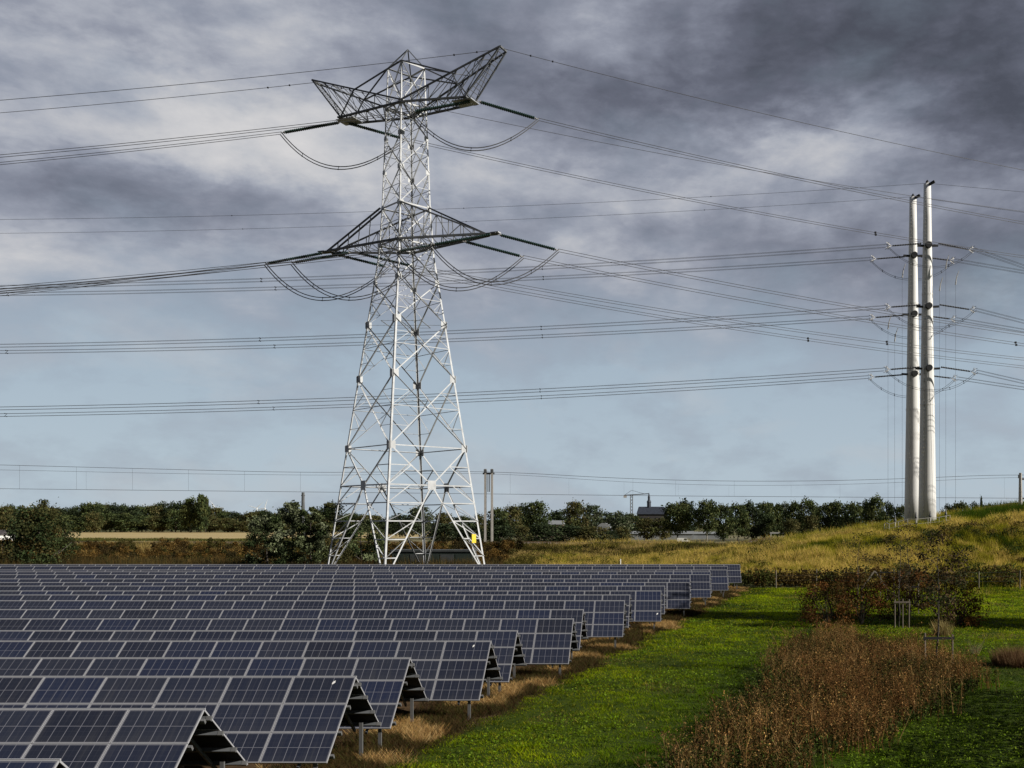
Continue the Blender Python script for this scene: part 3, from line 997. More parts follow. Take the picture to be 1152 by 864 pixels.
for (X, Y, zt, nm, lab) in MASTS:
    t = mast(lab, X, Y, MZ, zt, 1.40, .55)
    yl, yr, el_, er_ = EDGE[nm]
    nw = 'nearer' if nm == 'front' else 'farther'
    for i, z in enumerate(lvz):
        r_ = 1.40 - .85 * (z - MZ) / (zt - MZ)
        mb = MB()
        mb.tube([(0, -r_ + .1, z - MZ), (0, -r_ - .5, z - MZ)], [.52, .48], 16)
        mb.tube([(0, r_ - .1, z - MZ), (0, r_ + .5, z - MZ)], [.45, .45], 12)
        for sg in (-1, 1): mb.bar((sg * (r_ - .1), -.25, z - MZ), (sg * (r_ + .9), -.25, z - MZ + .05), .3, .3)
        mb.build('bracket', 'black', t)
        y_ = Y - (.9 + r_ if nm == 'front' else -.2)
        ends = []
        for sg, xe, ye, wd in ((-1, 0, yl[i], 'left'), (1, 1152, yr[i], 'right')):
            d = Vector((sg, .0, 0))
            A = Vector((X + sg * (r_ + .6), y_, z))
            KW = .00041 if sg < 0 else .0006
            a0 = solve_a(A, d, KW, xe, ye)
            B = A + d * 4.6 + Vector((0, 0, -.16 - a0 * 4.6 * .6))
            s = thing('insulator_string', f'dark insulator string reaching {wd} at the {LW[i]} level of the {nw} mast', 'insulator', A, 0, 'insulator strings on the white masts')
            mb = MB()
            n = 18; pts, rad = [], []
            for q in range(n):
                for f, rr in ((0, .07), (.5, .15)):
                    pts.append((B - A) * ((q + f) / n)); rad.append(rr)
            mb.tube(pts, rad, 8); mb.build('disc_stack', 'black', s)
            mb = MB()
            for o4 in OFF4:
                mb.bar(B - A, B - A + Vector(o4) * 2.0 + d * .9, .06, .06)
            mb.tube([B - A + d * .5 + Vector((0, math.cos(q) * .55, math.sin(q) * .55)) for q in [j * math.pi / 6 for j in range(13)]], .035, 4)
            mb.build('yoke', 'fitting', s)
            C = B + d * .9
            a1 = solve_a(C, d, KW, xe, ye)
            pts = parab(C, d, a1, KW, 0, 240 if sg < 0 else 160, 40)
            add_bundle('conductor', f'four-wire conductor running {wd} from the {LW[i]} level of the {nw} white mast', pts, OFF4, .026, 'power line', 'conductors of the white masts', (.22, .40, .58) if sg < 0 else (.1, .3), .06)
            ends.append(C)
        p, q = ends
        loop = [p.lerp(q, f) + Vector((0, -.5 if nm == 'front' else .5, -3.1 * (1 - abs(2 * f - 1) ** 2.4))) for f in [j / 20 for j in range(21)]]
        add_bundle('jumper_cable', f'sagging jumper loop under the {LW[i]} level of the {nw} white mast', loop, [(0, .1, .15), (0, -.1, -.15)], .032, 'cable', 'jumper loops on the white masts', (.15, .3, .7, .85), .06)
    for sg, xe, ye, wd in ((-1, 0, el_, 'left'), (1, 1152, er_, 'right')):
        A = Vector((X, Y, zt + .1)); d = Vector((sg, 0, 0)); KW = .00041
        pts = parab(A, d, solve_a(A, d, KW, xe, ye), KW, 0, 240 if sg < 0 else 160, 40)
        add_bundle('earth_wire', f'faint earth wire running {wd} from the top of the {nw} white mast', pts, [(0, 0, 0)], .026, 'power line', 'earth wires of the white masts', (.14, .3, .45), .06)
# cable downleads and their terminals at the foot of the masts
for j, (xx, ytop) in enumerate(((999, 368), (1006.5, 382), (1015, 310), (1057, 325), (1064, 300), (1075, 318))):
    p = px(xx, ytop, 158.5)
    zg = float(hill_h(p.x, 158.5))
    side = 'left of' if xx < 1035 else 'right of'
    t = thing('downlead_cable', f'thin vertical downlead cable {side} the white masts, {["outermost", "middle", "innermost", "innermost", "middle", "outermost"][j]} there', 'cable', (p.x, 158.5, zg + 2.0), 0, 'vertical downleads beside the white masts')
    mb = MB(); mb.tube([(0, 0, 0), (0, 0, p.z - zg - 2.0)], .017, 4); mb.build('wire', 'wire', t)
    mb = MB(); mb.tube([(0, 0, p.z - zg - 2.3), (.15, 0, p.z - zg - 1.2), (.5, 0, p.z - zg - .2)], [.10, .07, .04], 6); mb.build('clamp', 'fitting', t)
for j, xx in enumerate((1007, 1030.5, 1046.5, 1064)):
    Yt = 152.5; X_ = (xx - CX) / F_PX * Yt; zg = float(hill_h(X_, Yt)) - .1
    w_ = ['leftmost', 'in front of the farther mast', 'in front of the nearer mast', 'rightmost, clear of both masts'][j]
    t = thing('cable_terminal', f'short grey cable terminal post at the mast fence, {w_}', 'post', (X_, Yt, zg), 0, 'cable terminals at the masts')
    mb = MB(); mb.tube([(0, 0, -.4), (0, 0, 1.3)], .10, 8); mb.build('post', 'fitting', t)
    mb = MB(); mb.tube([(0, 0, 1.3), (0, 0, 1.5), (0, 0, 1.7), (0, 0, 2.2)], [.18, .2, .12, .05], 8); mb.build('cap', 'dark_steel', t)
def fence(label, pts, ph, gap, rails, mats, name='fence', lean=0.0, group=None, pr=.06, zoff=0):
    p0 = Vector(pts[0])
    t = thing(name, label, 'fence', p0, 0, group)
    seg = []
    for a, b in zip(pts[:-1], pts[1:]):
        a, b = Vector(a), Vector(b); n = max(1, round((b - a).length / gap))
        seg += [a.lerp(b, i / n) for i in range(n)]
    seg.append(Vector(pts[-1]))
    rr = random.Random(3)
    tops = []
    for p in seg:
        zg = max(0.0, float(hill_h(p.x, p.y)) - .1) if zoff is not None else p.z
        h = ph * rr.uniform(.92, 1.1)
        q = Vector((p.x, p.y, zg)) - p0
        e = q + Vector((rr.uniform(-lean, lean), rr.uniform(-lean, lean), h))
        mb = MB(); mb.tube([q - Vector((0, 0, .3)), e], [pr, pr * .9], 6); mb.build('post', mats[0], t)
        tops.append((q, e))
    for f in rails:
        mb = MB()
        for (q1, e1), (q2, e2) in zip(tops[:-1], tops[1:]):
            mb.bar(q1.lerp(e1, f), q2.lerp(e2, f), mats[2], mats[2])
        mb.build('rail' if mats[1] != 'wire' else 'wire', mats[1], t)
    return t
xa, xb = (998 - CX) / F_PX * 152, (1068 - CX) / F_PX * 152
fence('low metal fence around the foot of the two white masts', [(xa, 154.0, 0), (xa + .2, 151.6, 0), ((1030 - CX) / F_PX * 152, 151.2, 0), (xb, 151.6, 0)], 1.35, 1.6, (.45, .97), ('fitting', 'fitting', .06), pr=.05)

# ------------------------------------------------------------------ railway masts and wires
def twin_mast(label, x1, x2, Z, ytop, zg):
    p1, p2 = px(x1, ytop, Z), px(x2, ytop, Z)
    c = (p1 + p2) / 2
    t = thing('catenary_mast', label, 'mast', (c.x, Z, zg), 0, 'masts of the railway line')
    h = c.z - zg
    for p in (p1, p2):
        x = p.x - c.x
        mb = MB(); mb.box(x - .2, x + .2, -.24, -.18, -1, h); mb.box(x - .2, x + .2, .18, .24, -1, h); mb.box(x - .05, x + .05, -.18, .18, -1, h)
        mb.build('post', 'concrete', t)
    mb = MB()
    xa, xb = p1.x - c.x, p2.x - c.x
    mb.box(xa - .5, xb + .5, -.12, .12, h - 1.1, h - .75); mb.box(xa - .25, xa + .25, -.4, .4, h - .75, h - .1); mb.box(xb - .25, xb + .25, -.4, .4, h - .75, h - .1)
    mb.build('crossbeam', 'dark_steel', t)
    for dx in (-.1, .22):
        mb = MB(); mb.tube([(dx, -.25, h - 1.1), (dx, -.25, h - 4.6)], .09, 6); mb.build('hanger', 'black', t)
    return t
ZC = 205.0
twin_mast('pale twin railway mast with a dark crossbeam beside the lattice pylon', 546, 553.5, ZC, 527.5, 3.0)
def single_mast(label, x, Z, ytop, zg, mat, r, arm):
    p = px(x, ytop, Z)
    t = thing('catenary_mast', label, 'mast', (p.x, Z, zg), 0, 'masts of the railway line')
    h = p.z - zg
    mb = MB(); mb.tube([(0, 0, -1), (0, 0, h)], [r, r * .6], 8); mb.build('post', mat, t)
    mb = MB()
    if arm:
        mb.box(-.2, 1.7, -.12, .12, h - 1.2, h - .9); mb.box(-.35, -.05, -.2, .2, h - .9, h - .3); mb.box(0, 1.4, -.1, .1, h - 4.5, h - 4.2)
    else:
        mb.box(-.35, .35, -.1, .1, h - .7, h - .5)
    mb.build('bracket', 'dark_steel', t)
single_mast('pale railway mast with a dark bracket at the right edge, on top of the hill', 1148, 175, 532, 8.0, 'concrete', .42, True)
single_mast('slender dark railway mast poking above the trees left of the lattice pylon', 341, ZC, 554, 3.0, 'dark_steel', .5, False)
def free_wire(label, knots, Z, r, drops=()):
    """wire through photo-bearing knots at one depth, straight pieces smoothed"""
    ks = np.array(knots, float)
    xs_ = np.linspace(ks[0, 0], ks[-1, 0], 60)
    ys_ = np.interp(xs_, ks[:, 0], ks[:, 1])
    ys_ = np.convolve(np.pad(ys_, 3, mode='edge'), np.ones(7) / 7, 'valid')
    pts = [px(a, b, Z) for a, b in zip(xs_, ys_)]
    t = thing('catenary_wire', label, 'railway wire', pts[0], 0, 'overhead wires of the railway')
    mb = MB(); mb.tube([p - pts[0] for p in pts], r, 4); mb.build('wire', 'wire', t)
    for (x, y1) in drops:
        a = px(x, float(np.interp(x, xs_, ys_)), Z) - pts[0]; b = px(x, y1, Z) - pts[0]
        mb = MB(); mb.tube([a, b], r * .3, 4); mb.build('dropper', 'wire', t)
free_wire('upper overhead railway wire sagging low across the photo above the treeline', [(-60, 521.5), (0, 523), (150, 527), (350, 532), (545, 529.5), (620, 534), (720, 539.5), (860, 542), (1000, 539.5), (1100, 535), (1148, 532.5), (1220, 536)], ZC, .05,
          [(22, 550), (86, 550.4), (149, 551), (212, 552), (275, 552.6), (338, 553), (574, 556), (712, 557.5), (760, 558), (826, 558.4)])
free_wire('second overhead railway wire just below the upper one, faint over the field', [(-60, 527.5), (0, 528.5), (200, 533), (400, 535), (545, 531), (640, 538.5), (760, 545.5), (900, 546.5), (1040, 542), (1148, 535), (1220, 539)], ZC + 1.4, .035,
          [(97, 550.6), (640, 557), (702, 557.4), (763, 558), (820, 558.4), (890, 559), (945, 559.3), (1130, 560.4)])
free_wire('straight lowest overhead railway wire running level just above the treetops', [(-60, 549), (0, 549.8), (400, 554), (760, 558), (1148, 560.5), (1220, 561)], ZC + .5, .05)

# ------------------------------------------------------------------ transformer kiosk
xk0, xk1, yk = (441 - CX) / F_PX * 138, (531 - CX) / F_PX * 138, 138.0
t = thing('transformer_kiosk', 'low dark green transformer kiosk behind the feet of the lattice pylon', 'kiosk', ((xk0 + xk1) / 2, yk, 0))
w2 = (xk1 - xk0) / 2
mb = MB(); mb.box(-w2, w2, 0, 3, -.1, 3.25); mb.build('body', 'greenbox', t)
mb = MB(); mb.box(-w2 - .15, w2 + .15, -.15, 3.15, 3.25, 3.5); mb.build('roof', 'greybox', t)
for i in range(5):
    x0 = -w2 + .4 + i * (2 * w2 - .6) / 5
    mb = MB(); mb.box(x0, x0 + (2 * w2 - .6) / 5 - .25, -.04, 0.0, .2, 2.9); d = mb.build('door', 'greybox' if i % 2 else 'greenbox', t)
    mb = MB(); mb.box(x0 + .15, x0 + .2, -.08, -.04, 1.4, 1.65); mb.build('handle', 'fitting', d)

# ------------------------------------------------------------------ young trees, stakes, fence, marker
YOUNG = [(.0392, .0336, .0168), (.0630, .0490, .0224), (.0420, .0490, .0196), (.0840, .0560, .0280)]
def young(label, X, Y, H, wid, base, n, seed, shape='round'):
    t = thing('young_tree', label, 'tree', (X, Y, 0), 0, 'young staked trees in the scrub')
    tr = trunk_mesh(H, base, wid, .055, 12, seed, 'bark'); tr.parent = t
    link('crown', crown_mesh('crown', H, wid, base, 44, int(n * 1.5), .105, YOUNG, shape, .15), t)
young('young tree with a loose dark crown inside the wooden stake frame', 12.35, 47.0, 6.6, 2.3, 2.5, 1300, 1)
young('slim young tree with sparse dark leaves between three short stakes', 15.4, 69.0, 6.6, 2.3, 2.0, 620, 2, 'column')
young('slim young tree farther back, left of the loose dark crown', 18.8, 80.0, 6.9, 2.6, 2.2, 620, 3, 'column')
young('bushy young tree on the slope right of the stake frame', 20.6, 76.0, 5.6, 3.2, 1.6, 900, 4)
young('low young tree with few leaves right above the brown shrubs', 15.4, 84.0, 6.2, 2.4, 2.2, 380, 5, 'column')

def stakes(label, X, Y, w, h, three=False, mat='wood', group='stake frames round the young trees'):
    t = thing('tree_stakes', label, 'tree stakes', (X, Y, 0), 0, group)
    for x in ((-w / 2, w / 2) if not three else (-w / 2, .05, w / 2)):
        mb = MB(); mb.tube([(x, rnd.uniform(-.1, .1), -.3), (x, 0, h * rnd.uniform(.95, 1.03))], .042, 7); mb.build('stake', mat, t)
    mb = MB(); mb.box(-w / 2 - .08, w / 2 + .08, -.075, -.05, h - .28, h - .16); mb.build('crossbar', 'black' if not three else mat, t)
stakes('two dark wooden stakes with a crossbar standing in brown weeds near the right edge', 12.3, 46.9, 1.25, 1.95)
stakes('three slim grey stakes around a slim young tree behind the brown weeds', 15.55, 68.6, .95, 1.95, True, 'wood')
stakes('stake pair farther back beside the slim trees', 18.85, 79.6, .9, 2.3, False, 'wood')
stakes('dark stake pair with a level crossbar near the pale A-frame', 20.6, 97, 1.25, 2.6, False)
t = thing('timber_trestle', 'pale timber A-frame poking up behind the brown shrubs', 'trestle', ((984 - CX) / F_PX * 92, 92, 0))
for sgn in (-1, 1):
    mb = MB(); mb.bar((sgn * 1.15, 0, 1.15), (sgn * .02, sgn * .03, 2.75), .12, .10, (0, 1, 0)); mb.build('strut', 'pale_wood', t)
    mb = MB(); mb.bar((sgn * 1.15, 0, -.2), (sgn * 1.15, 0, 1.2), .1, .1, (0, 1, 0)); mb.build('leg', 'pale_wood', t)
fence('post and wire fence along the foot of the grassy hill', [((873 - CX) / F_PX * 111, 111, 0), ((1010 - CX) / F_PX * 109.5, 109.5, 0), ((1240 - CX) / F_PX * 108, 108, 0)], 2.05, 3.85, (.45, .7, .92), ('pale_wood', 'wire', .02), lean=.08, pr=.055)
t = thing('marker_post', 'short white marker post with a dark foot on the bank behind the panels', 'post', ((698 - CX) / F_PX * 118, 118, 0))
mb = MB(); mb.tube([(0, 0, 2.1), (0, 0, 2.95)], .06, 8); mb.build('post', 'white', t)
mb = MB(); mb.tube([(0, 0, -.2), (0, 0, 2.1)], .12, 8); mb.build('foot', 'black', t)

# ------------------------------------------------------------------ shrubs
SHRUB = [(.085, .036, .012), (.115, .048, .014), (.06, .045, .012), (.045, .03, .010), (.16, .07, .02)]
for i, (X, Y, H, w, lab) in enumerate(((10.6, 68.5, 2.5, 3.6, 'reddish brown shrub at the left end of the scrub, beside the shadow on the lawn'),
                                       (13.2, 70.5, 3.0, 3.8, 'tall brown shrub left of the three slim stakes'),
                                       (12.0, 74.5, 3.1, 4.2, 'dark shrub in the middle of the scrub, in front of the A-frame'),
                                       (16.6, 75.0, 2.9, 4.0, 'dark brown shrub behind the three slim stakes'),
                                       (19.8, 70.0, 2.4, 3.4, 'dark shrub at the right end of the scrub beside the shaded lawn'),
                                       (20.5, 86.0, 2.6, 4.5, 'brown shrub at the foot of the hill behind the young trees'))):
    t = thing('shrub', lab, 'shrub', (X, Y, 0), 0, 'brown shrubs in the scrub')
    mb = MB(); rr = random.Random(i)
    for q in range(16):
        a = rr.uniform(0, 6.28); l = rr.uniform(.5, 1) * w * .42
        mb.tube([(0, 0, -.1), (math.cos(a) * l * .4, math.sin(a) * l * .4, H * .5), (math.cos(a) * l, math.sin(a) * l, H * rr.uniform(.75, 1.08))], [.03, .02, .008], 4)
    mb.build('stems', 'bark', t)
    link('foliage', crown_mesh('foliage', H * 1.12, w * 1.1, .1, 60, 3300, .12, SHRUB, 'bush', .13), t)

# ------------------------------------------------------------------ ground vegetation (stuff)
def inpoly(x, y, poly):
    c = np.zeros(len(x), bool); j = len(poly) - 1
    for i in range(len(poly)):
        xi, yi = poly[i]; xj, yj = poly[j]
        c ^= ((yi > y) != (yj > y)) & (x < (xj - xi) * (y - yi) / (yj - yi) + xi)
        j = i
    return c
def ysample(n, y0, y1, pw):
    """depths with density falling off as y**-pw"""
    u = rng.random(n); e = 1.001 - pw
    return (y0 ** e + u * (y1 ** e - y0 ** e)) ** (1 / e)

# lawn
n = 370000
Y = ysample(n, 21, 112, 1.0); 
xe_ = row_edge(Y) + .55 + (vnoise(Y * 1.0, Y * 0 + 3, 2.5, 5) - .5) * 1.6
X = xe_ + (np.maximum(.36 * Y + 6, xe_ + 4) - xe_) * rng.random(n)
patch = vnoise(X, Y, 2.2, 21) * .55 + vnoise(X, Y, .7, 22) * .45
keep = rng.random(n) < .45 + patch * .8
X, Y, patch = X[keep], Y[keep], patch[keep]; n = len(X)
g0 = np.array([.034, .062, .003]); g1 = np.array([.220, .320, .003]); g2 = np.array([.36, .36, .03])
col = g0 + (g1 - g0) * np.clip(patch * 1.6 - .3, 0, 1)[:, None]
yel = rng.random(n) < .10
col[yel] = g2
broad = vnoise(X, Y, 7.5, 23) * .6 + vnoise(X, Y, 3.0, 24) * .4
col *= (.55 + .9 * broad)[:, None]
worn = (vnoise(X, Y, 4.0, 25) > .82) & (rng.random(n) < .35)
col[worn] = np.array([.20, .17, .05])
col *= rng.uniform(.6, 1.35, (n, 1))
# yellower beside the panels; darker farther out, foreground shade put into the blade colour
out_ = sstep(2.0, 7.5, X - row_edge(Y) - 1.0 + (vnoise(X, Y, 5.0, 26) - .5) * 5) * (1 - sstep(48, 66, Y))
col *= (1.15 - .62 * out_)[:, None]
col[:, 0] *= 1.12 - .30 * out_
tuft = vnoise(X, Y, .45, 27) ** 2
h = (.02 + .17 * tuft * rng.uniform(.5, 1.2, n)) * (.6 + .8 * broad) + .0009 * Y
w = .010 + .00055 * Y + .008 * rng.random(n)
v, t_, c = blades(np.stack([X, Y, np.full(n, -.01)], 1), h, w, .75, col, 1.4, .5)  # dark feet and bright tips: shade between blades put into the colour
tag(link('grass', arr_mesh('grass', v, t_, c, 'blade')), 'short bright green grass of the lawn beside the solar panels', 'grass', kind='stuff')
# broad leaved weeds in the lawn
n = 60000
Y = ysample(n, 22, 95, 1.2); xe_ = row_edge(Y) + 1.8
X = xe_ + (.36 * Y + 8 - xe_) * rng.random(n)
k = vnoise(X, Y, 3.0, 33) + vnoise(X, Y, .9, 34) * .6 > .82
X, Y = X[k], Y[k]
v, t_, c = quads(np.stack([X, Y, .03 + .07 * rng.random(len(X))], 1), .035 + .0010 * Y + .03 * rng.random(len(X)), pick([(.15, .24, .012), (.20, .29, .025), (.08, .13, .008)], len(X)), .6)
tag(link('clover', arr_mesh('clover', v, t_, c, 'blade')), 'patches of pale clover and broad leaves in the lawn', 'ground cover', kind='stuff')

# dead grass and brown weeds under the row ends
n = 260000
Y = ysample(n, 17, 112, 1.15)
off = rng.normal(-.5, .85, n)
X = row_edge(Y) + np.where(off < -2.5, -2.5, off) + (vnoise(Y, Y * 0, 2.0, 41) - .5) * 1.2
pt = vnoise(X, Y, 1.3, 42)
k = (rng.random(n) < .35 + pt) & (X < row_edge(Y) + 1.45)
X, Y, pt = X[k], Y[k], pt[k]; n = len(X)
col = pick([(.035, .022, .010), (.07, .036, .014), (.045, .050, .010), (.055, .04, .016)], n)
tan = (pt > .62) & (rng.random(n) < .8)
col[tan] = pick([(.40, .25, .09), (.32, .18, .06), (.46, .32, .14)], int(tan.sum()))
rel = X - row_edge(Y)
h = (.12 + .32 * rng.random(n)) * np.where(rel > .9, .55, 1.0)
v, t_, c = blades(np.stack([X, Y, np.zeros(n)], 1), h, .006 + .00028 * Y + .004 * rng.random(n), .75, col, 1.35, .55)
tag(link('dead_grass', arr_mesh('dead_grass', v, t_, c, 'dry')), 'dead tan and brown grass along the right ends of the panel rows', 'grass', kind='stuff')

# brown weed thicket in front on the right
POLY = [(-0.8, 26.5), (1.2, 33), (3.0, 40), (5.2, 50), (7.6, 60), (10.6, 63), (11.6, 55), (12.2, 49.5), (13.1, 47), (13.0, 43), (9.6, 37), (5.6, 31.5), (3, 26.5)]
def stems(n, poly_f, hfun, pal, leafpal, leaf, nleaf, name, label, cat, mat='dry', lean=.28, sw0=.006, beta=(2.6, 1.3), clus=.05):
    V_, T_, C_ = [], [], []
    x, y = poly_f(n)
    n = len(x)
    h = hfun(x, y) * rng.uniform(.5, 1.15, n) * np.where(rng.random(n) < .08, 1.3, 1.0)
    a = rng.random(n) * 2 * np.pi
    ln = lean * rng.random(n)
    base = np.stack([x, y, np.zeros(n)], 1)
    tip = base + np.stack([np.cos(a) * ln * h, np.sin(a) * ln * h, h], 1)
    col = pick(pal, n) * rng.uniform(.5, 1.5, (n, 1))
    sw = sw0 + .00012 * y
    sd_ = np.stack([np.ones(n), np.zeros(n), np.zeros(n)], 1) * sw[:, None]
    v = np.stack([base - sd_, base + sd_, tip], 1).reshape(-1, 3)
    V_.append(v); T_.append(np.arange(3 * n).reshape(-1, 3)); C_.append(np.repeat(col, 3, 0))
    # side twigs
    m = n * 3
    idx = np.repeat(np.arange(n), 3)
    f = rng.uniform(.35, .9, m)
    b = base[idx] + (tip - base)[idx] * f[:, None]
    a2 = rng.random(m) * 2 * np.pi; L = h[idx] * rng.uniform(.12, .32, m)
    e = b + np.stack([np.cos(a2) * L * .7, np.sin(a2) * L * .7, L * .8], 1)
    s2 = np.stack([np.full(m, .7), np.full(m, .3), np.zeros(m)], 1) * (sw[idx] * .7)[:, None]
    o = sum(len(q) for q in V_)
    V_.append(np.stack([b - s2, b + s2, e], 1).reshape(-1, 3)); T_.append(np.arange(3 * m).reshape(-1, 3) + o); C_.append(np.repeat(col[idx], 3, 0))
    # seed heads and withered leaves
    m = n * nleaf
    idx = rng.integers(0, n, m)
    f = np.clip(rng.beta(beta[0], beta[1], m), .05, 1.02)
    p = base[idx] + (tip - base)[idx] * f[:, None] + rng.normal(size=(m, 3)) * np.array([1, 1, 1.6]) * (h[idx] * clus)[:, None]
    p[:, 2] = np.maximum(p[:, 2], .04)
    # withered tips are browner / paler than the lower leaves
    cl = pick(leafpal, m) * rng.uniform(.35, 1.75, (m, 1)) * rng.uniform(.6, 1.4, (n, 1))[idx]
    q_, t2, c2 = quads(p, leaf * rng.uniform(.5, 1.4, m), cl)
    t3 = np.concatenate([t2[:, [0, 1, 2]], t2[:, [0, 2, 3]]])
    o = sum(len(q) for q in V_)
    V_.append(q_); T_.append(t3 + o); C_.append(c2)
    return tag(link(name, arr_mesh(name, np.concatenate(V_), np.concatenate(T_), np.concatenate(C_), mat)), label, cat, kind='stuff')
def in_thicket(n):
    x = rng.uniform(-1, 14, n * 3); y = rng.uniform(26, 63.5, n * 3)
    jx = (vnoise(x, y, 2.0, 51) - .5) * 2.4 + rng.normal(size=len(x)) * .35
    k = inpoly(x + jx, y, POLY) & (x > (y - 26) * .2 + .2)
    # thin out on the lawn side at the front
    front = sstep(0, 3.2, x - (y - 26) * .22 + .4)
    k &= rng.random(len(x)) < (.30 + .70 * front)
    x, y = x[k], y[k]
    return x[:n], y[:n]
def th_h(x, y):
    return .62 + .75 * vnoise(x, y, 3.2, 52) + .50 * vnoise(x, y, 1.2, 53)
def patchy(pred, lo=0.0):
    """stems of one kind keep to their own patches of the thicket"""
    def f(n):
        x, y = in_thicket(n * 3)
        k = rng.random(len(x)) < np.clip(pred(x, y), lo, 1)
        return x[k][:n], y[k][:n]
    return f
pa = lambda x, y: vnoise(x, y, 2.6, 55) * .65 + vnoise(x, y, .9, 56) * .35
side = lambda x, y: x - (y - 26) * .20                 # 0 on the lawn side, growing to the right
RED = [(.13, .055, .016), (.18, .08, .024), (.08, .036, .011), (.22, .11, .036)]
stems(2300, patchy(lambda x, y: sstep(.34, .58, pa(x, y)) * (.18 + .82 * sstep(1.5, 4.5, side(x, y)))), lambda x, y: th_h(x, y) * 1.05, RED,
      [(.110, .057, .018), (.155, .080, .026), (.05, .030, .010), (.22, .125, .045), (.07, .048, .014)], .044, 30, 'weeds', 'dense rust brown dry weeds, the right side of the thicket on the lawn', 'weeds')
stems(1500, patchy(lambda x, y: sstep(.42, .62, 1 - pa(x, y)) + .15), lambda x, y: th_h(x, y) * .95, [(.06, .045, .014), (.09, .055, .018)],
      [(.035, .038, .008), (.055, .048, .010), (.075, .042, .012), (.028, .026, .006)], .062, 30, 'weeds', 'dark olive weeds gone to seed among the rust brown ones', 'weeds')
stems(620, patchy(lambda x, y: sstep(.4, .6, vnoise(x, y, 1.8, 59))), lambda x, y: th_h(x, y) * 1.22, [(.26, .15, .05), (.19, .10, .03), (.32, .20, .08)],
      [(.26, .14, .045), (.33, .20, .07), (.17, .085, .025)], .038, 22, 'seed_stalks', 'pale straw stalks rising over the brown weeds', 'weeds', lean=.45, sw0=.007, beta=(4, 1.1))
def fringe(n):
    y = rng.uniform(25, 52, n); x = (y - 26) * .255 - .2 + np.abs(rng.normal(size=n)) * 1.5 + (vnoise(y, y * 0, 3, 57) - .5) * 2
    return x, y
stems(520, fringe, lambda x, y: 1.0 + .35 * vnoise(x, y, 3, 58), [(.20, .12, .045), (.12, .07, .025), (.28, .18, .07)],
      [(.13, .07, .022), (.07, .045, .014), (.20, .12, .045)], .05, 20, 'seed_stalks', 'single tall dry stalks leaning over the lawn before the thicket', 'weeds', lean=.5, sw0=.007, beta=(3, 1.2))
def in_thicket_green(n):
    x = rng.uniform(-1, 14, n * 3); y = rng.uniform(26, 63.5, n * 3)
    k = inpoly(x, y, POLY)
    return x[k][:n], y[k][:n]
stems(6500, in_thicket_green, lambda x, y: .25 + .55 * vnoise(x, y, 2.0, 60), [(.05, .07, .012)], [(.05, .075, .012), (.075, .10, .018), (.06, .05, .02), (.03, .045, .01)], .075, 16, 'undergrowth', 'low green undergrowth between the dry brown weeds', 'undergrowth', 'leaf')

# dry clumps
def clump(label, X, Y, H, w, pal, n, name='dry_grass_clump'):
    a = rng.random(n) * 2 * np.pi; r = np.sqrt(rng.random(n)) * w / 2
    pos = np.stack([np.cos(a) * r, np.sin(a) * r, np.full(n, -.03)], 1)
    v, t_, c = blades(pos, H * rng.uniform(.5, 1.1, n) * (1 - .4 * r / (w / 2)), np.full(n, .022), .45, pick(pal, n))
    return tag(link(name, arr_mesh(name, v, t_, c, 'dry'), None, (X, Y, 0)), label, 'grass clump', 'dry grass clumps on the lawn')
clump('round rusty clump of dry grass on the lawn at the right edge', 16.9, 50.3, 1.45, 2.0, [(.16, .09, .045), (.22, .14, .07), (.11, .06, .03)], 3000)
clump('tall straw yellow grass clump behind the dark stake frame', 17.0, 64.0, 1.6, 1.0, [(.32, .26, .11), (.25, .19, .07)], 700)
clump('thin pale grass tuft standing upright near the rusty clump', 16.2, 54.5, 1.5, .35, [(.36, .30, .17)], 60)

# golden grass of the hill, reeds of the bank, dark brush along the fence
n = 360000
X = rng.uniform(-20, 75, n); Y = np.where(rng.random(n) < .08, 99 - 112, 0) + 112 + np.where(rng.random(n) < .85, 58 * rng.random(n) ** 1.15, 100 * rng.random(n))
X = np.where(rng.random(n) < .8, X, rng.uniform(-5, 58, n))
Z = hill_h(X, Y)
pt = vnoise(X, Y, 7, 71) * .5 + vnoise(X, Y, 2.2, 72) * .32 + vnoise(X, Y, .8, 73) * .18
t01 = sstep(-8, 22, X)
# greener and rougher to the right, straw on the left shoulder
gold = pt + .16 * (1 - sstep(18, 48, X)) - .06
front = (X > 15) & (Y > 99 + 6 * vnoise(X, Y, 4.0, 75)) & (vnoise(X, Y, 2.5, 76) > .3)
ok = ((Z > .02) | front) & (np.abs(X) < Y * .42)
X, Y, Z, pt, gold = X[ok], Y[ok], Z[ok], pt[ok], gold[ok]; n = len(X)
ga = np.array([.040, .070, .004]); gb = np.array([.30, .275, .020]); gc = np.array([.60, .44, .12])
s1 = sstep(.38, .47, gold)[:, None]; s2 = (sstep(.51, .60, gold) * (rng.random(n) < .75))[:, None]
col = ga * (1 - s1) + gb * s1
col = col * (1 - s2) + gc * s2
col *= rng.uniform(.6, 1.35, (n, 1))
h = (.22 + .75 * rng.random(n)) * (.35 + 1.5 * vnoise(X, Y, 1.1, 74)) * (.6 + .9 * pt)
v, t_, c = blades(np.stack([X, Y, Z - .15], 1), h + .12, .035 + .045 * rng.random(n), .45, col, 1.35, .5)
tag(link('tall_grass', arr_mesh('tall_grass', v, t_, c, 'blade')), 'tall golden and green grass covering the hill on the right', 'grass', kind='stuff')

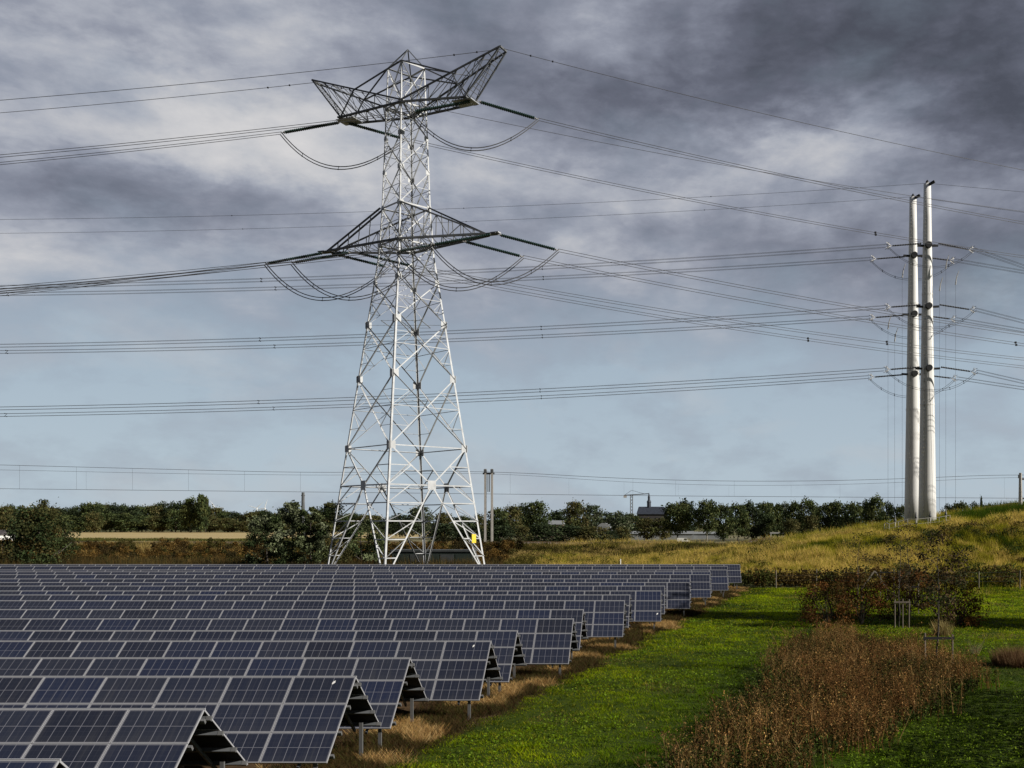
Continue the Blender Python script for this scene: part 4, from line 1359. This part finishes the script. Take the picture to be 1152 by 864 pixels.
def clumps(n_cl, fx, fy, fh, pal, per, leaf, name, label, cat, wmul=.8, mat='leaf'):
    P, C_ = [], []
    for i in range(n_cl):
        x, y = fx(), fy(); z0 = max(0, float(hill_h(x, y)))
        H = fh(x, y); w_ = H * wmul * rng.uniform(.6, 1.2)
        k = int(per * rng.uniform(.6, 1.4))
        q = rng.normal(size=(k, 3)) * np.array([w_ * .38, w_ * .38, 0]) + np.array([x, y, z0])
        q[:, 2] += H * rng.beta(1.6, 1.4, k) * (1 - .25 * np.minimum(1, np.hypot(q[:, 0] - x, q[:, 1] - y) / w_))
        P.append(q)
        C_.append(np.array(pal[rng.integers(len(pal))])[None] * rng.uniform(.6, 1.4, (k, 1)))
    p = np.concatenate(P); c0 = np.concatenate(C_)
    v, t_, c = quads(p, leaf * rng.uniform(.6, 1.4, len(p)), c0)
    return tag(link(name, arr_mesh(name, v, t_, c, mat)), label, cat, kind='stuff')
BRUSH = [(.05, .055, .012), (.075, .05, .014), (.10, .06, .018), (.055, .07, .014)]
clumps(150, lambda: rng.uniform(7, 62), lambda: rng.uniform(112, 118), lambda x, y: rng.uniform(1.0, 2.3), BRUSH, 170, .24, 'brush', 'dark brush along the fence at the foot of the hill', 'brush')
clumps(110, lambda: rng.uniform(24, 60), lambda: rng.uniform(118, 146), lambda x, y: rng.uniform(.7, 1.6), [(.035, .055, .010), (.07, .075, .016), (.09, .065, .02)], 190, .18, 'scrub', 'low dark scrub scattered over the hillside', 'scrub', 1.5)
REED = [(.070, .044, .013), (.05, .038, .012), (.034, .030, .011), (.10, .062, .02), (.028, .030, .010), (.02, .021, .009)]
def reedx(): return rng.uniform(-112, -28)
n = 150000
X = rng.uniform(-120, 14, n); Y = rng.uniform(113, 150, n)
pt = vnoise(X, Y, 5, 81) * .6 + vnoise(X, Y, 1.4, 82) * .4
thin = (X < -24) | ((rng.random(n) < .12) & (Y > 120)); X, Y, pt = X[thin], Y[thin], pt[thin]; n = len(X)
hh = (1.3 + 2.0 * pt) * np.where(X < -24, 1, .4) * rng.uniform(.55, 1.05, n)
hh *= np.where(Y < 122, .75, 1.15)
col = pick(REED, n, [.26, .22, .16, .14, .12, .10]) * (.55 + .9 * vnoise(X, Y, 8, 83))[:, None]
v, t_, c = blades(np.stack([X, Y, np.maximum(0, hill_h(X, Y)) - .1], 1), hh, .07 + .05 * rng.random(n), .22, col, 1.25, .75)
tag(link('reeds', arr_mesh('reeds', v, t_, c, 'dry')), 'tall brown reeds and rough growth behind the solar field', 'reeds', kind='stuff')
n = 120000
X = rng.uniform(-135, 20, n); Y = rng.uniform(148, 196, n)
Z = hill_h(X, Y); pt = vnoise(X, Y, 6, 91) * .6 + vnoise(X, Y, 1.6, 92) * .4
s2 = sstep(.4, .6, pt)[:, None]
col = (np.array([.085, .075, .016]) * (1 - s2) + np.array([.38, .28, .10]) * s2) * rng.uniform(.6, 1.35, (n, 1))
v, t_, c = blades(np.stack([X, Y, Z - .1], 1), .35 + .65 * rng.random(n), .08 + .06 * rng.random(n), .45, col, 1.15, .75)
tag(link('bank_grass', arr_mesh('bank_grass', v, t_, c, 'blade')), 'straw and olive grass on the railway bank behind the pylon', 'grass', kind='stuff')
RUST = [(.085, .050, .014), (.12, .07, .018), (.05, .034, .012), (.032, .026, .010), (.15, .095, .028), (.06, .055, .016)]
clumps(860, lambda: rng.uniform(-128, -26), lambda: rng.uniform(150, 186), lambda x, y: rng.uniform(1.0, 2.3), RUST, 330, .19, 'bank_brush', 'rusty brown autumn brush covering the railway bank at the left', 'brush', .55)
clumps(150, lambda: rng.uniform(-24, 20), lambda: rng.uniform(126, 185), lambda x, y: rng.uniform(.6, 1.2), [(.12, .11, .02), (.08, .085, .016), (.17, .14, .035)], 110, .2, 'bank_brush', 'low olive brush on the bank right of the pylon', 'brush', 1.6)
clumps(170, reedx, lambda: rng.uniform(116, 150), lambda x, y: rng.uniform(1.2, 2.6), [(.05, .04, .014), (.03, .03, .011), (.085, .055, .018), (.022, .022, .01)], 200, .28, 'bank_brush', 'mixed brown brush among the reeds behind the solar field', 'brush', .6)

# crop strip in the far field
n = 26000
X = rng.uniform(-420, -120, n); Y = rng.uniform(430, 470, n)
v, t_, c = blades(np.stack([X, Y, np.zeros(n)], 1), .5 + 1.1 * rng.random(n) * vnoise(X, Y, 14, 95), .35 + .3 * rng.random(n), .3, pick([(.10, .10, .025), (.15, .13, .035), (.07, .08, .02)], n))
tag(link('crop', arr_mesh('crop', v, t_, c, 'blade')), 'yellow green crop strip in front of the stubble field at the left', 'crop', kind='stuff')

# ------------------------------------------------------------------ nearer trees on the left
GREY = [(.095, .115, .050), (.145, .17, .085), (.065, .08, .034), (.20, .22, .13)]
DKG = [(.0364, .0532, .0196), (.0504, .0700, .0252), (.0280, .0392, .0168), (.0700, .0812, .0280)]
OLV = [(.0607, .0607, .0216), (.0405, .0459, .0175), (.0878, .0702, .0243), (.0324, .0351, .0149)]
X0 = lambda x, Z: (x - CX) / F_PX * Z
make_tree('big dark bushy tree at the left edge behind the panels', 'tree', (X0(44, 131), 131, 0), 8.6, 8.2, .4, 80, 13650, 0.26, OLV + DKG, 'bush', .25, 21, name='bushy_tree', spread=.13)
make_tree('spindly dark tree top rising out of the big bush at the left edge', 'tree', (X0(49, 133), 133, 0), 9.9, 2.6, 4.0, 22, 1470, 0.21, OLV, 'cone', .12, 22, name='bushy_tree')
make_tree('low dark bush cut by the left edge of the photo', 'bush', (X0(2, 128), 128, 0), 4.8, 5.2, .2, 40, 5460, 0.25, OLV, 'bush', .15, 23, name='bush')
make_tree('silvery green willow, leftmost of the clump left of the pylon', 'tree', (X0(300, 128), 128, 0), 7.6, 5.4, .3, 54, 9660, 0.25, GREY + DKG, 'bush', .2, 24, name='willow_tree', spread=.12)
make_tree('tallest silvery green willow of the clump left of the pylon', 'tree', (X0(327, 131), 131, 0), 9.6, 5.0, .4, 60, 10500, 0.25, GREY, 'column', .2, 25, name='willow_tree', spread=.11)
make_tree('willow with a pointed top just left of the pylon leg', 'tree', (X0(350, 130), 130, 0), 8.9, 4.2, .4, 50, 8400, 0.25, GREY + DKG, 'column', .2, 26, name='willow_tree', spread=.11)
make_tree('dark willow half hidden by the left leg of the pylon', 'tree', (X0(375, 146), 146, 0), 9.8, 5.0, .4, 50, 7980, 0.26, DKG + OLV, 'column', .2, 27, name='willow_tree', spread=.12)
make_tree('round green tree seen through the left face of the pylon', 'tree', (X0(408, 148), 148, 0), 7.2, 6.4, .3, 60, 9660, 0.26, DKG + GREY[:2], 'bush', .2, 28, name='round_tree', spread=.12)
make_tree('small dark bush at the foot of the pylon by the left leg', 'bush', (X0(372, 140), 140, 0), 4.4, 5.0, .2, 40, 5040, 0.25, OLV, 'bush', .15, 29, name='bush')

# poplar added out of view at the right to cast the shadow over the lawn
make_tree('tall dense poplar added out of view to cast the shadow across the grass', 'tree', (31.5, 69.6, 0), 16.6, 7.6, .2, 210, 35700, 0.38, DKG, 'column', .35, 31, name='poplar_tree', spread=.16)

t = thing('hedge', 'leafy hedge added outside the right edge to shade the near lawn', 'hedge', (13.6, 31.5, 0), math.atan2(1, .345))  # unseen hedge, added to throw shade on the near right lawn
mb = MB()
for q in range(-9, 10): mb.tube([(q * 1.1, 0, -.2), (q * 1.1 + .1, .1, 1.4), (q * 1.1, 0, 2.4)], [.05, .04, .015], 5)
mb.build('stems', 'bark', t)
nh = 7500
p_ = np.stack([rng.uniform(-11, 11, nh), rng.normal(size=nh) * .45, rng.beta(1.3, 1.1, nh) * 3.0 + .1], 1)
p_[:, 2] *= .85 + .3 * vnoise(p_[:, 0] + 50, p_[:, 0] * 0, 2.0, 77)
link('foliage', arr_mesh('foliage', *quads(p_, .16 * rng.uniform(.6, 1.4, nh), pick(DKG, nh)), 'leaf'), t)

# ------------------------------------------------------------------ far trees
FARP = [[(.0488, .0675, .0263), (.0638, .0825, .0300), (.0375, .0506, .0206), (.0938, .1050, .0375)],
        [(.0750, .0788, .0300), (.1031, .0938, .0338), (.0562, .0619, .0225), (.1313, .1125, .0450)],
        [(.0338, .0469, .0225), (.0450, .0600, .0263), (.0263, .0356, .0187)],
        [(.0844, .1031, .0562), (.1219, .1313, .0788), (.0562, .0750, .0375)]]
protos = {}
def proto(kind, pal, shape, seed, bark='bark', base=.12):
    nm = 'bush' if 'bush' in kind else ('conifer_tree' if shape == 'cone' else ('poplar_tree' if kind == 'poplar' else 'broadleaf_tree'))
    t = make_tree('x', 'bush' if 'bush' in kind else 'tree', (0, 0, 0), 10.0, 8.0 if shape != 'column' else 4.4, 10 * base, 90, 3600, .55, FARP[pal], shape, .24, seed, name=nm, bark=bark, spread=.15)
    protos[kind] = t
proto('round', 0, 'round', 41); proto('olive', 1, 'round', 42); proto('dark', 2, 'round', 43, base=.06); proto('grey', 3, 'bush', 44)
proto('poplar', 0, 'column', 45); proto('stem', 0, 'round', 46, 'pale_bark', .28); proto('cone', 2, 'cone', 47, base=.05); proto('bush', 1, 'bush', 48, base=.02); proto('round2', 0, 'bush', 49); proto('darkbush', 2, 'bush', 50, base=.02)
first_used = {}
def far_tree(kind, x, ytop, wpx, Z, label, group, zg=0.0):
    src = protos[kind]
    H = EYE + (HY - ytop) / F_PX * Z - zg
    w = wpx / F_PX * Z
    bw = 8.0 if kind != 'poplar' else 4.4
    loc = (X0(x, Z), Z, zg); rz = rnd.uniform(0, 6.28)
    sc = (w / bw, w / bw, H / 10.0)
    if kind not in first_used:
        first_used[kind] = True
        src.location = loc; src.rotation_euler = (0, 0, rz); src.scale = sc; src['label'] = label; src['group'] = group
        return src
    return dup(src, loc, rz, sc, label, group)
G1 = 'trees along the far edge of the fields'
FT = [('round', 560, 574, 26, 430, 'green far tree just right of the twin railway mast'), ('olive', 575, 571, 26, 470, 'olive far tree, first tall one right of the twin railway mast'),
      ('dark', 588, 570, 20, 520, 'slim dark far tree between two taller olive ones'), ('round2', 604, 567, 30, 420, 'broad pointed green far tree left of the long dark hedge'),
      ('dark', 632, 576, 36, 560, 'low dark far tree beside a pale roof'), ('olive', 648, 566, 26, 450, 'tall olive far tree over the long dark hedge'),
      ('grey', 667, 570, 24, 470, 'greyish far tree with a ragged top left of the pale dome'), ('dark', 682, 578, 20, 560, 'small dark far tree behind the pale dome'),
      ('grey', 698, 578, 30, 400, 'rounded grey green far tree left of the crane'), ('round', 712, 580, 24, 520, 'green far tree below the crane'),
      ('olive', 728, 584, 26, 450, 'olive far tree in front of the church'), ('olive', 745, 584, 24, 450, 'olive far tree right of the church front'),
      ('dark', 772, 565, 24, 480, 'dark pointed far tree right of the church'), ('stem', 762, 568, 32, 400, 'green far tree with a pale trunk, left one of two'),
      ('stem', 795, 565, 25, 395, 'green far tree with a pale trunk, right one of two'), ('round', 814, 570, 24, 410, 'dark green far tree next to the right pale trunk'),
      ('round2', 830, 570, 26, 420, 'wide dark green far tree in the row before the hill'), ('dark', 846, 567, 28, 430, 'dark tall far tree with a flat crown before the hill'),
      ('round', 860, 568, 22, 440, 'upright green far tree beside the poplars'), ('poplar', 866, 567, 14, 460, 'first thin poplar of the far row'),
      ('poplar', 875, 568, 12, 470, 'second thin poplar of the far row'), ('grey', 883, 568, 14, 480, 'bare looking grey far tree beside the poplars'),
      ('round', 893, 567, 22, 430, 'round green far tree right of the poplars'), ('round2', 909, 565, 26, 420, 'tallest green far tree in the middle of the row before the hill'),
      ('olive', 913, 581, 20, 370, 'small reddish olive tree in front of the far row'), ('olive', 890, 585, 20, 360, 'small round tree on a pale stem in front of the far row'),
      ('round', 925, 570, 24, 430, 'green far tree behind the small olive tree'), ('round2', 940, 567, 28, 420, 'lit green far tree right of the middle of the row'),
      ('round', 958, 568, 26, 410, 'round lit far tree before the slope of the hill'), ('dark', 972, 566, 24, 430, 'dark far tree before the slope of the hill'),
      ('round2', 985, 562, 24, 400, 'tallest far tree just left of the white masts'), ('dark', 998, 568, 20, 430, 'dark far tree beside the fence of the white masts'),
      ('round', 1014, 571, 18, 430, 'far tree directly left of the farther white mast'), ('dark', 1066, 570, 16, 500, 'dark far tree directly right of the nearer white mast'),
      ('round', 1080, 567, 22, 500, 'low far tree over the hilltop right of the masts'), ('dark', 1095, 568, 18, 520, 'dark low far tree over the hilltop'),
      ('cone', 1104, 561.5, 6, 420, 'small pointed conifer over the hilltop'), ('round', 1112, 569, 18, 540, 'last far tree before the hilltop hides the row'),
      ('olive', 500, 578, 24, 470, 'olive far tree seen through the right face of the pylon'), ('grey', 472, 572, 30, 500, 'pale brownish far tree seen through the middle of the pylon'),
      ('dark', 450, 580, 26, 560, 'dark far tree seen behind the front leg of the pylon'), ('round', 522, 582, 26, 480, 'green far tree behind the right leg of the pylon'),
      ('olive', 540, 580, 16, 400, 'yellowish tree behind the pylon beside the twin railway mast'), ('dark', 436, 584, 24, 600, 'low dark far tree left of the front pylon leg')]
for kind, x, yt, w, Z, lab in FT: far_tree(kind, x, yt, w, Z, lab, G1)
for kind, x, yt, w, Z, lab in (('darkbush', 562, 592, 36, 300, 'dark bush at the foot of the twin railway mast'), ('bush', 590, 594, 18, 320, 'small olive bush between two dark ones'),
                               ('darkbush', 612, 590, 38, 300, 'left bush of the long dark hedge on the railway bank'), ('darkbush', 640, 592, 40, 305, 'middle bush of the long dark hedge on the railway bank'),
                               ('bush', 668, 594, 36, 300, 'right olive bush of the long dark hedge on the railway bank'), ('darkbush', 684, 598, 22, 310, 'last low bush of the long dark hedge'),
                               ('bush', 700, 594, 20, 380, 'round bush under the grey green far tree'), ('darkbush', 500, 590, 40, 320, 'dark bush behind the pylon over the kiosk'), ('darkbush', 530, 592, 34, 310, 'dark bush behind the right pylon leg')):
    far_tree(kind, x, yt, w, Z, lab, 'bushes beyond the railway bank', .4)
# wood on the left: trees that can be told apart along its front, copies with the same look behind
kinds = ['dark', 'dark', 'round', 'round2', 'olive', 'dark']
x = -30.0
i = 0
prof = [(-30, 572), (10, 571), (40, 572), (75, 573), (100, 569), (130, 567), (150, 570), (160, 573), (180, 567), (205, 568), (212, 566), (235, 570), (250, 576), (262, 576), (275, 580), (290, 576), (330, 578), (430, 580)]
pxs, pys = zip(*prof)
while x < 430:
    Z = rnd.uniform(900, 980)
    k = kinds[i % 6] if x < 205 else ['olive', 'olive', 'round', 'dark'][i % 4]
    far_tree(k, x, float(np.interp(x, pxs, pys)) + rnd.uniform(-1.2, 2.0), rnd.uniform(17, 25), Z, 'broadleaf tree in the closed wood beyond the stubble field at the left', 'trees of the wood at the left')
    if i % 2 == 0: far_tree(rnd.choice(['olive', 'round2', 'round']), x + 4, float(np.interp(x, pxs, pys)) + rnd.uniform(7, 13), rnd.uniform(18, 26), Z - 60, 'lower rounded tree along the front edge of the wood at the left', 'lower trees at the edge of the wood')
    x += rnd.uniform(7.5, 11.0); i += 1
far_tree('poplar', 226, 557.5, 11, 860, 'tall twin topped poplar rising over the wood at the left', 'trees of the wood at the left')
far_tree('poplar', 231, 560, 9, 862, 'slightly lower poplar right beside the tall twin topped one', 'trees of the wood at the left')
far_tree('round2', 214, 563, 20, 866, 'rounded tree left of the tall poplar in the wood', 'trees of the wood at the left')

# ------------------------------------------------------------------ far buildings
def P0(x, Z): return (X0(x, Z), Z, 0)
Z = 620
t = thing('church', 'dark roofed church with a small ridge turret beyond the trees', 'church', P0(734, Z))
w_ = 34 / F_PX * Z / 2; ze = EYE + 12 / F_PX * Z; zr = EYE + 20 / F_PX * Z
mb = MB(); mb.box(-w_, w_, -7, 7, 0, ze); mb.build('wall', 'dark_brick', t)
mb = MB(); mb.face_add([(-w_ - .4, -7.6, ze - .3), (w_ + .4, -7.6, ze - .3), (w_ + .4, 7.6, ze - .3), (-w_ - .4, 7.6, ze - .3), (-w_ + .8, 0, zr), (w_ - 2.2, 0, zr)], [(0, 1, 5, 4), (2, 3, 4, 5), (1, 2, 5), (3, 0, 4), (3, 2, 1, 0)])
rf = mb.build('roof', 'slate', t)
mb = MB(); xt = -w_ + 7
for z0, z1, r0, r1 in ((zr - .5, zr + 2.6, 1.2, 1.2), (zr + 2.6, zr + 4.2, 1.5, .7), (zr + 4.2, zr + 5.6, .7, .7), (zr + 5.6, zr + 8.5, .8, .05)):
    mb.tube([(xt, 0, z0), (xt, 0, z1)], [r0, r1], 8)
mb.build('turret', 'slate', t)
for i in range(4):
    mb = MB(); xx = -w_ + 2.5 + i * 4.2; mb.box(xx, xx + 1.4, -7.06, -7.0, 4, 11); mb.build('window', 'glass', t)
Z = 640
t = thing('tower_crane', 'thin tower crane with a level jib left of the church', 'crane', P0(710.5, Z))
h = EYE + (HY - 557) / F_PX * Z
mb = MB()
for sx in (-.7, .7):
    for sy in (-.7, .7): mb.bar((sx, sy, 0), (sx, sy, h), .28, .28)
for i in range(12):
    za, zb = h * i / 12, h * (i + 1) / 12
    mb.bar((-.7, -.7, za), (.7, -.7, zb), .2, .2); mb.bar((.7, .7, za), (-.7, .7, zb), .2, .2)
mb.build('mast', 'dark_steel', t)
mb = MB(); mb.bar((-4.5, 0, h - .1), (11.0, 0, h + .9), .55, .55); mb.bar((-4.5, 0, h - .1), (0, 0, h + 3), .2, .2); mb.bar((0, 0, h + 3), (8, 0, h + .8), .2, .2); mb.build('jib', 'dark_steel', t)
mb = MB(); mb.box(-5, -3, -.5, .5, h - 1.6, h - .2); mb.build('counterweight', 'concrete', t)

def house(label, x, Z, wpx, ye, yr, wall, roof, depth=8, cat='house', name='house', nwin=3):
    t = thing(name, label, cat, P0(x, Z))
    w = wpx / F_PX * Z / 2; ze = EYE + (HY - ye) / F_PX * Z; zr = EYE + (HY - yr) / F_PX * Z
    mb = MB(); mb.box(-w, w, -depth / 2, depth / 2, 0, ze); mb.build('wall', wall, t)
    mb = MB(); mb.face_add([(-w - .3, -depth / 2 - .4, ze), (w + .3, -depth / 2 - .4, ze), (w + .3, depth / 2 + .4, ze), (-w - .3, depth / 2 + .4, ze), (-w - .3, 0, zr), (w + .3, 0, zr)], [(0, 1, 5, 4), (2, 3, 4, 5), (1, 2, 5), (3, 0, 4), (3, 2, 1, 0)])
    mb.build('roof', roof, t)
    for i in range(nwin):
        xx = -w + 2 * w * (i + .5) / nwin
        mb = MB(); mb.box(xx - .6, xx + .6, -depth / 2 - .06, -depth / 2, ze * .35, ze * .75); mb.build('window', 'glass', t)
house('long low greenhouse with a pale roof below the church', 742, 470, 76, 600.5, 597.5, 'palewall', 'palewall', 12, 'greenhouse', 'greenhouse', 0)
house('long low greenhouse with a pale roof right of the two pale trunks', 793, 480, 44, 600.5, 598, 'palewall', 'palewall', 12, 'greenhouse', 'greenhouse', 0)
house('pale roofed house in the trees above the long dark hedge', 626, 540, 16, 590, 585.5, 'brick', 'palewall', 10)
house('white gable house half hidden by the olive far trees', 908, 450, 8, 598, 592, 'white', 'tile', 8, nwin=1)
house('low white shed at the left edge behind the bush', 2, 330, 14, 602, 596, 'white', 'tile', 8, 'shed', 'shed', 1)
t = thing('domed_hall', 'pale domed hall roof above the right end of the dark hedge', 'hall', P0(680, 450))
mb = MB(); r = 15 / 2 / F_PX * 450 * 1.1; zb = EYE + (HY - 597) / F_PX * 450
ring = [(math.cos(a) * r, math.sin(a)) for a in [math.pi * i / 10 for i in range(11)]]
vs = [(x_, -6, zb + s_ * 3.4) for x_, s_ in ring] + [(x_, 6, zb + s_ * 3.4) for x_, s_ in ring]
mb.face_add(vs, [(i, i + 1, i + 12, i + 11) for i in range(10)] + [tuple(range(11)), tuple(reversed(range(11, 22)))]); mb.build('roof', 'palewall', t)
mb = MB(); mb.box(-r + .02, r - .02, -5.9, 5.9, 0, zb); mb.build('wall', 'palewall', t)
# small white van on the lane, road sign gantry
def van(label, x, Z):
    t = thing('parked_van', label, 'van', P0(x, Z))
    mb = MB()
    prof = [(-2.4, .35), (2.3, .35), (2.4, 1.0), (1.6, 1.15), (1.05, 1.95), (-2.3, 2.0), (-2.4, 1.6)]
    n = len(prof)
    mb.face_add([(a, -.95, b) for a, b in prof] + [(a, .95, b) for a, b in prof], [tuple(range(n)), tuple(reversed(range(n, 2 * n)))] + [(i, i + n, (i + 1) % n + n, (i + 1) % n) for i in range(n)])
    mb.build('body', 'white', t)
    mb = MB(); mb.face_add([(.2, -.965, 1.2), (1.35, -.965, 1.2), (1.0, -.965, 1.8), (.2, -.965, 1.8)], [(0, 1, 2, 3)]); mb.build('window', 'glass', t)
    for xx in (-1.5, 1.5):
        mb = MB(); mb.tube([(xx, -1.0, .35), (xx, -.75, .35)], .35, 12); mb.build('wheel', 'black', t)
van('small white van parked on the far lane below the pale trunks', 769, 375)
van('white van at the end of the far lane where the hill begins', 896, 372)
t = thing('sign_gantry', 'small grey sign gantry at the end of the far lane', 'gantry', P0(874, 370))
for x_ in (-2.2, 2.2):
    mb = MB(); mb.tube([(x_, 0, 0), (x_, 0, 4.0)], .14, 6); mb.build('post', 'fitting', t)
mb = MB(); mb.box(-2.5, 2.5, -.12, .12, 3.6, 4.1); mb.build('beam', 'fitting', t)
# wind turbines far behind the wood
for i, (x, rot, lab) in enumerate(((31, .9, 'faint white wind turbine behind the trees at the left edge'), (106, .2, 'faint white wind turbine above the closed dark wood'), (169, .55, 'faint white wind turbine over the dip in the wood'),
                                   (243, 2.2, 'faint white wind turbine right of the tall poplar'), (289, .75, 'faint white wind turbine left of the silvery willows'), (298, 1.25, 'faint white wind turbine closest to the silvery willows'))):
    Z = 5200
    t = thing('wind_turbine', lab, 'wind turbine', P0(x, Z), 0, 'wind turbines on the horizon')
    hz = 88
    mb = MB(); mb.tube([(0, 0, 0), (0, 0, hz)], [2.4, 1.4], 10); mb.build('tower', 'white', t)
    mb = MB(); mb.obox((0, 1.5, hz + 1), (1.6, 0, 0), (0, 5, 0), (0, 0, 1.8)); mb.build('nacelle', 'white', t)
    for q in range(3):
        a = rot + q * 2.0944
        mb = MB(); mb.tube([(0, -4.5, hz + 1), (math.cos(a) * 15, -4.5, hz + 1 + math.sin(a) * 15), (math.cos(a) * 46, -4.5, hz + 1 + math.sin(a) * 46)], [1.3, 1.7, .4], 5); mb.build('blade', 'white', t)
# distant low treeline all round the horizon
n = 9000
a = rng.uniform(-1.2, 1.2, n); rr_ = rng.uniform(1200, 1500, n)
X, Y = np.sin(a) * rr_, np.cos(a) * rr_
hh = 9 * vnoise(a * 60 + 100, a * 0, 1.0, 99) + 5
pos = np.stack([X, Y, rng.random(n) * hh], 1)
v, t_, c = quads(pos, np.full(n, 6.0), pick([(.03, .035, .02), (.04, .042, .024)], n))
tag(link('treeline', arr_mesh('treeline', v, t_, c, 'leaf')), 'distant low treeline along the flat horizon', 'treeline', kind='stuff')
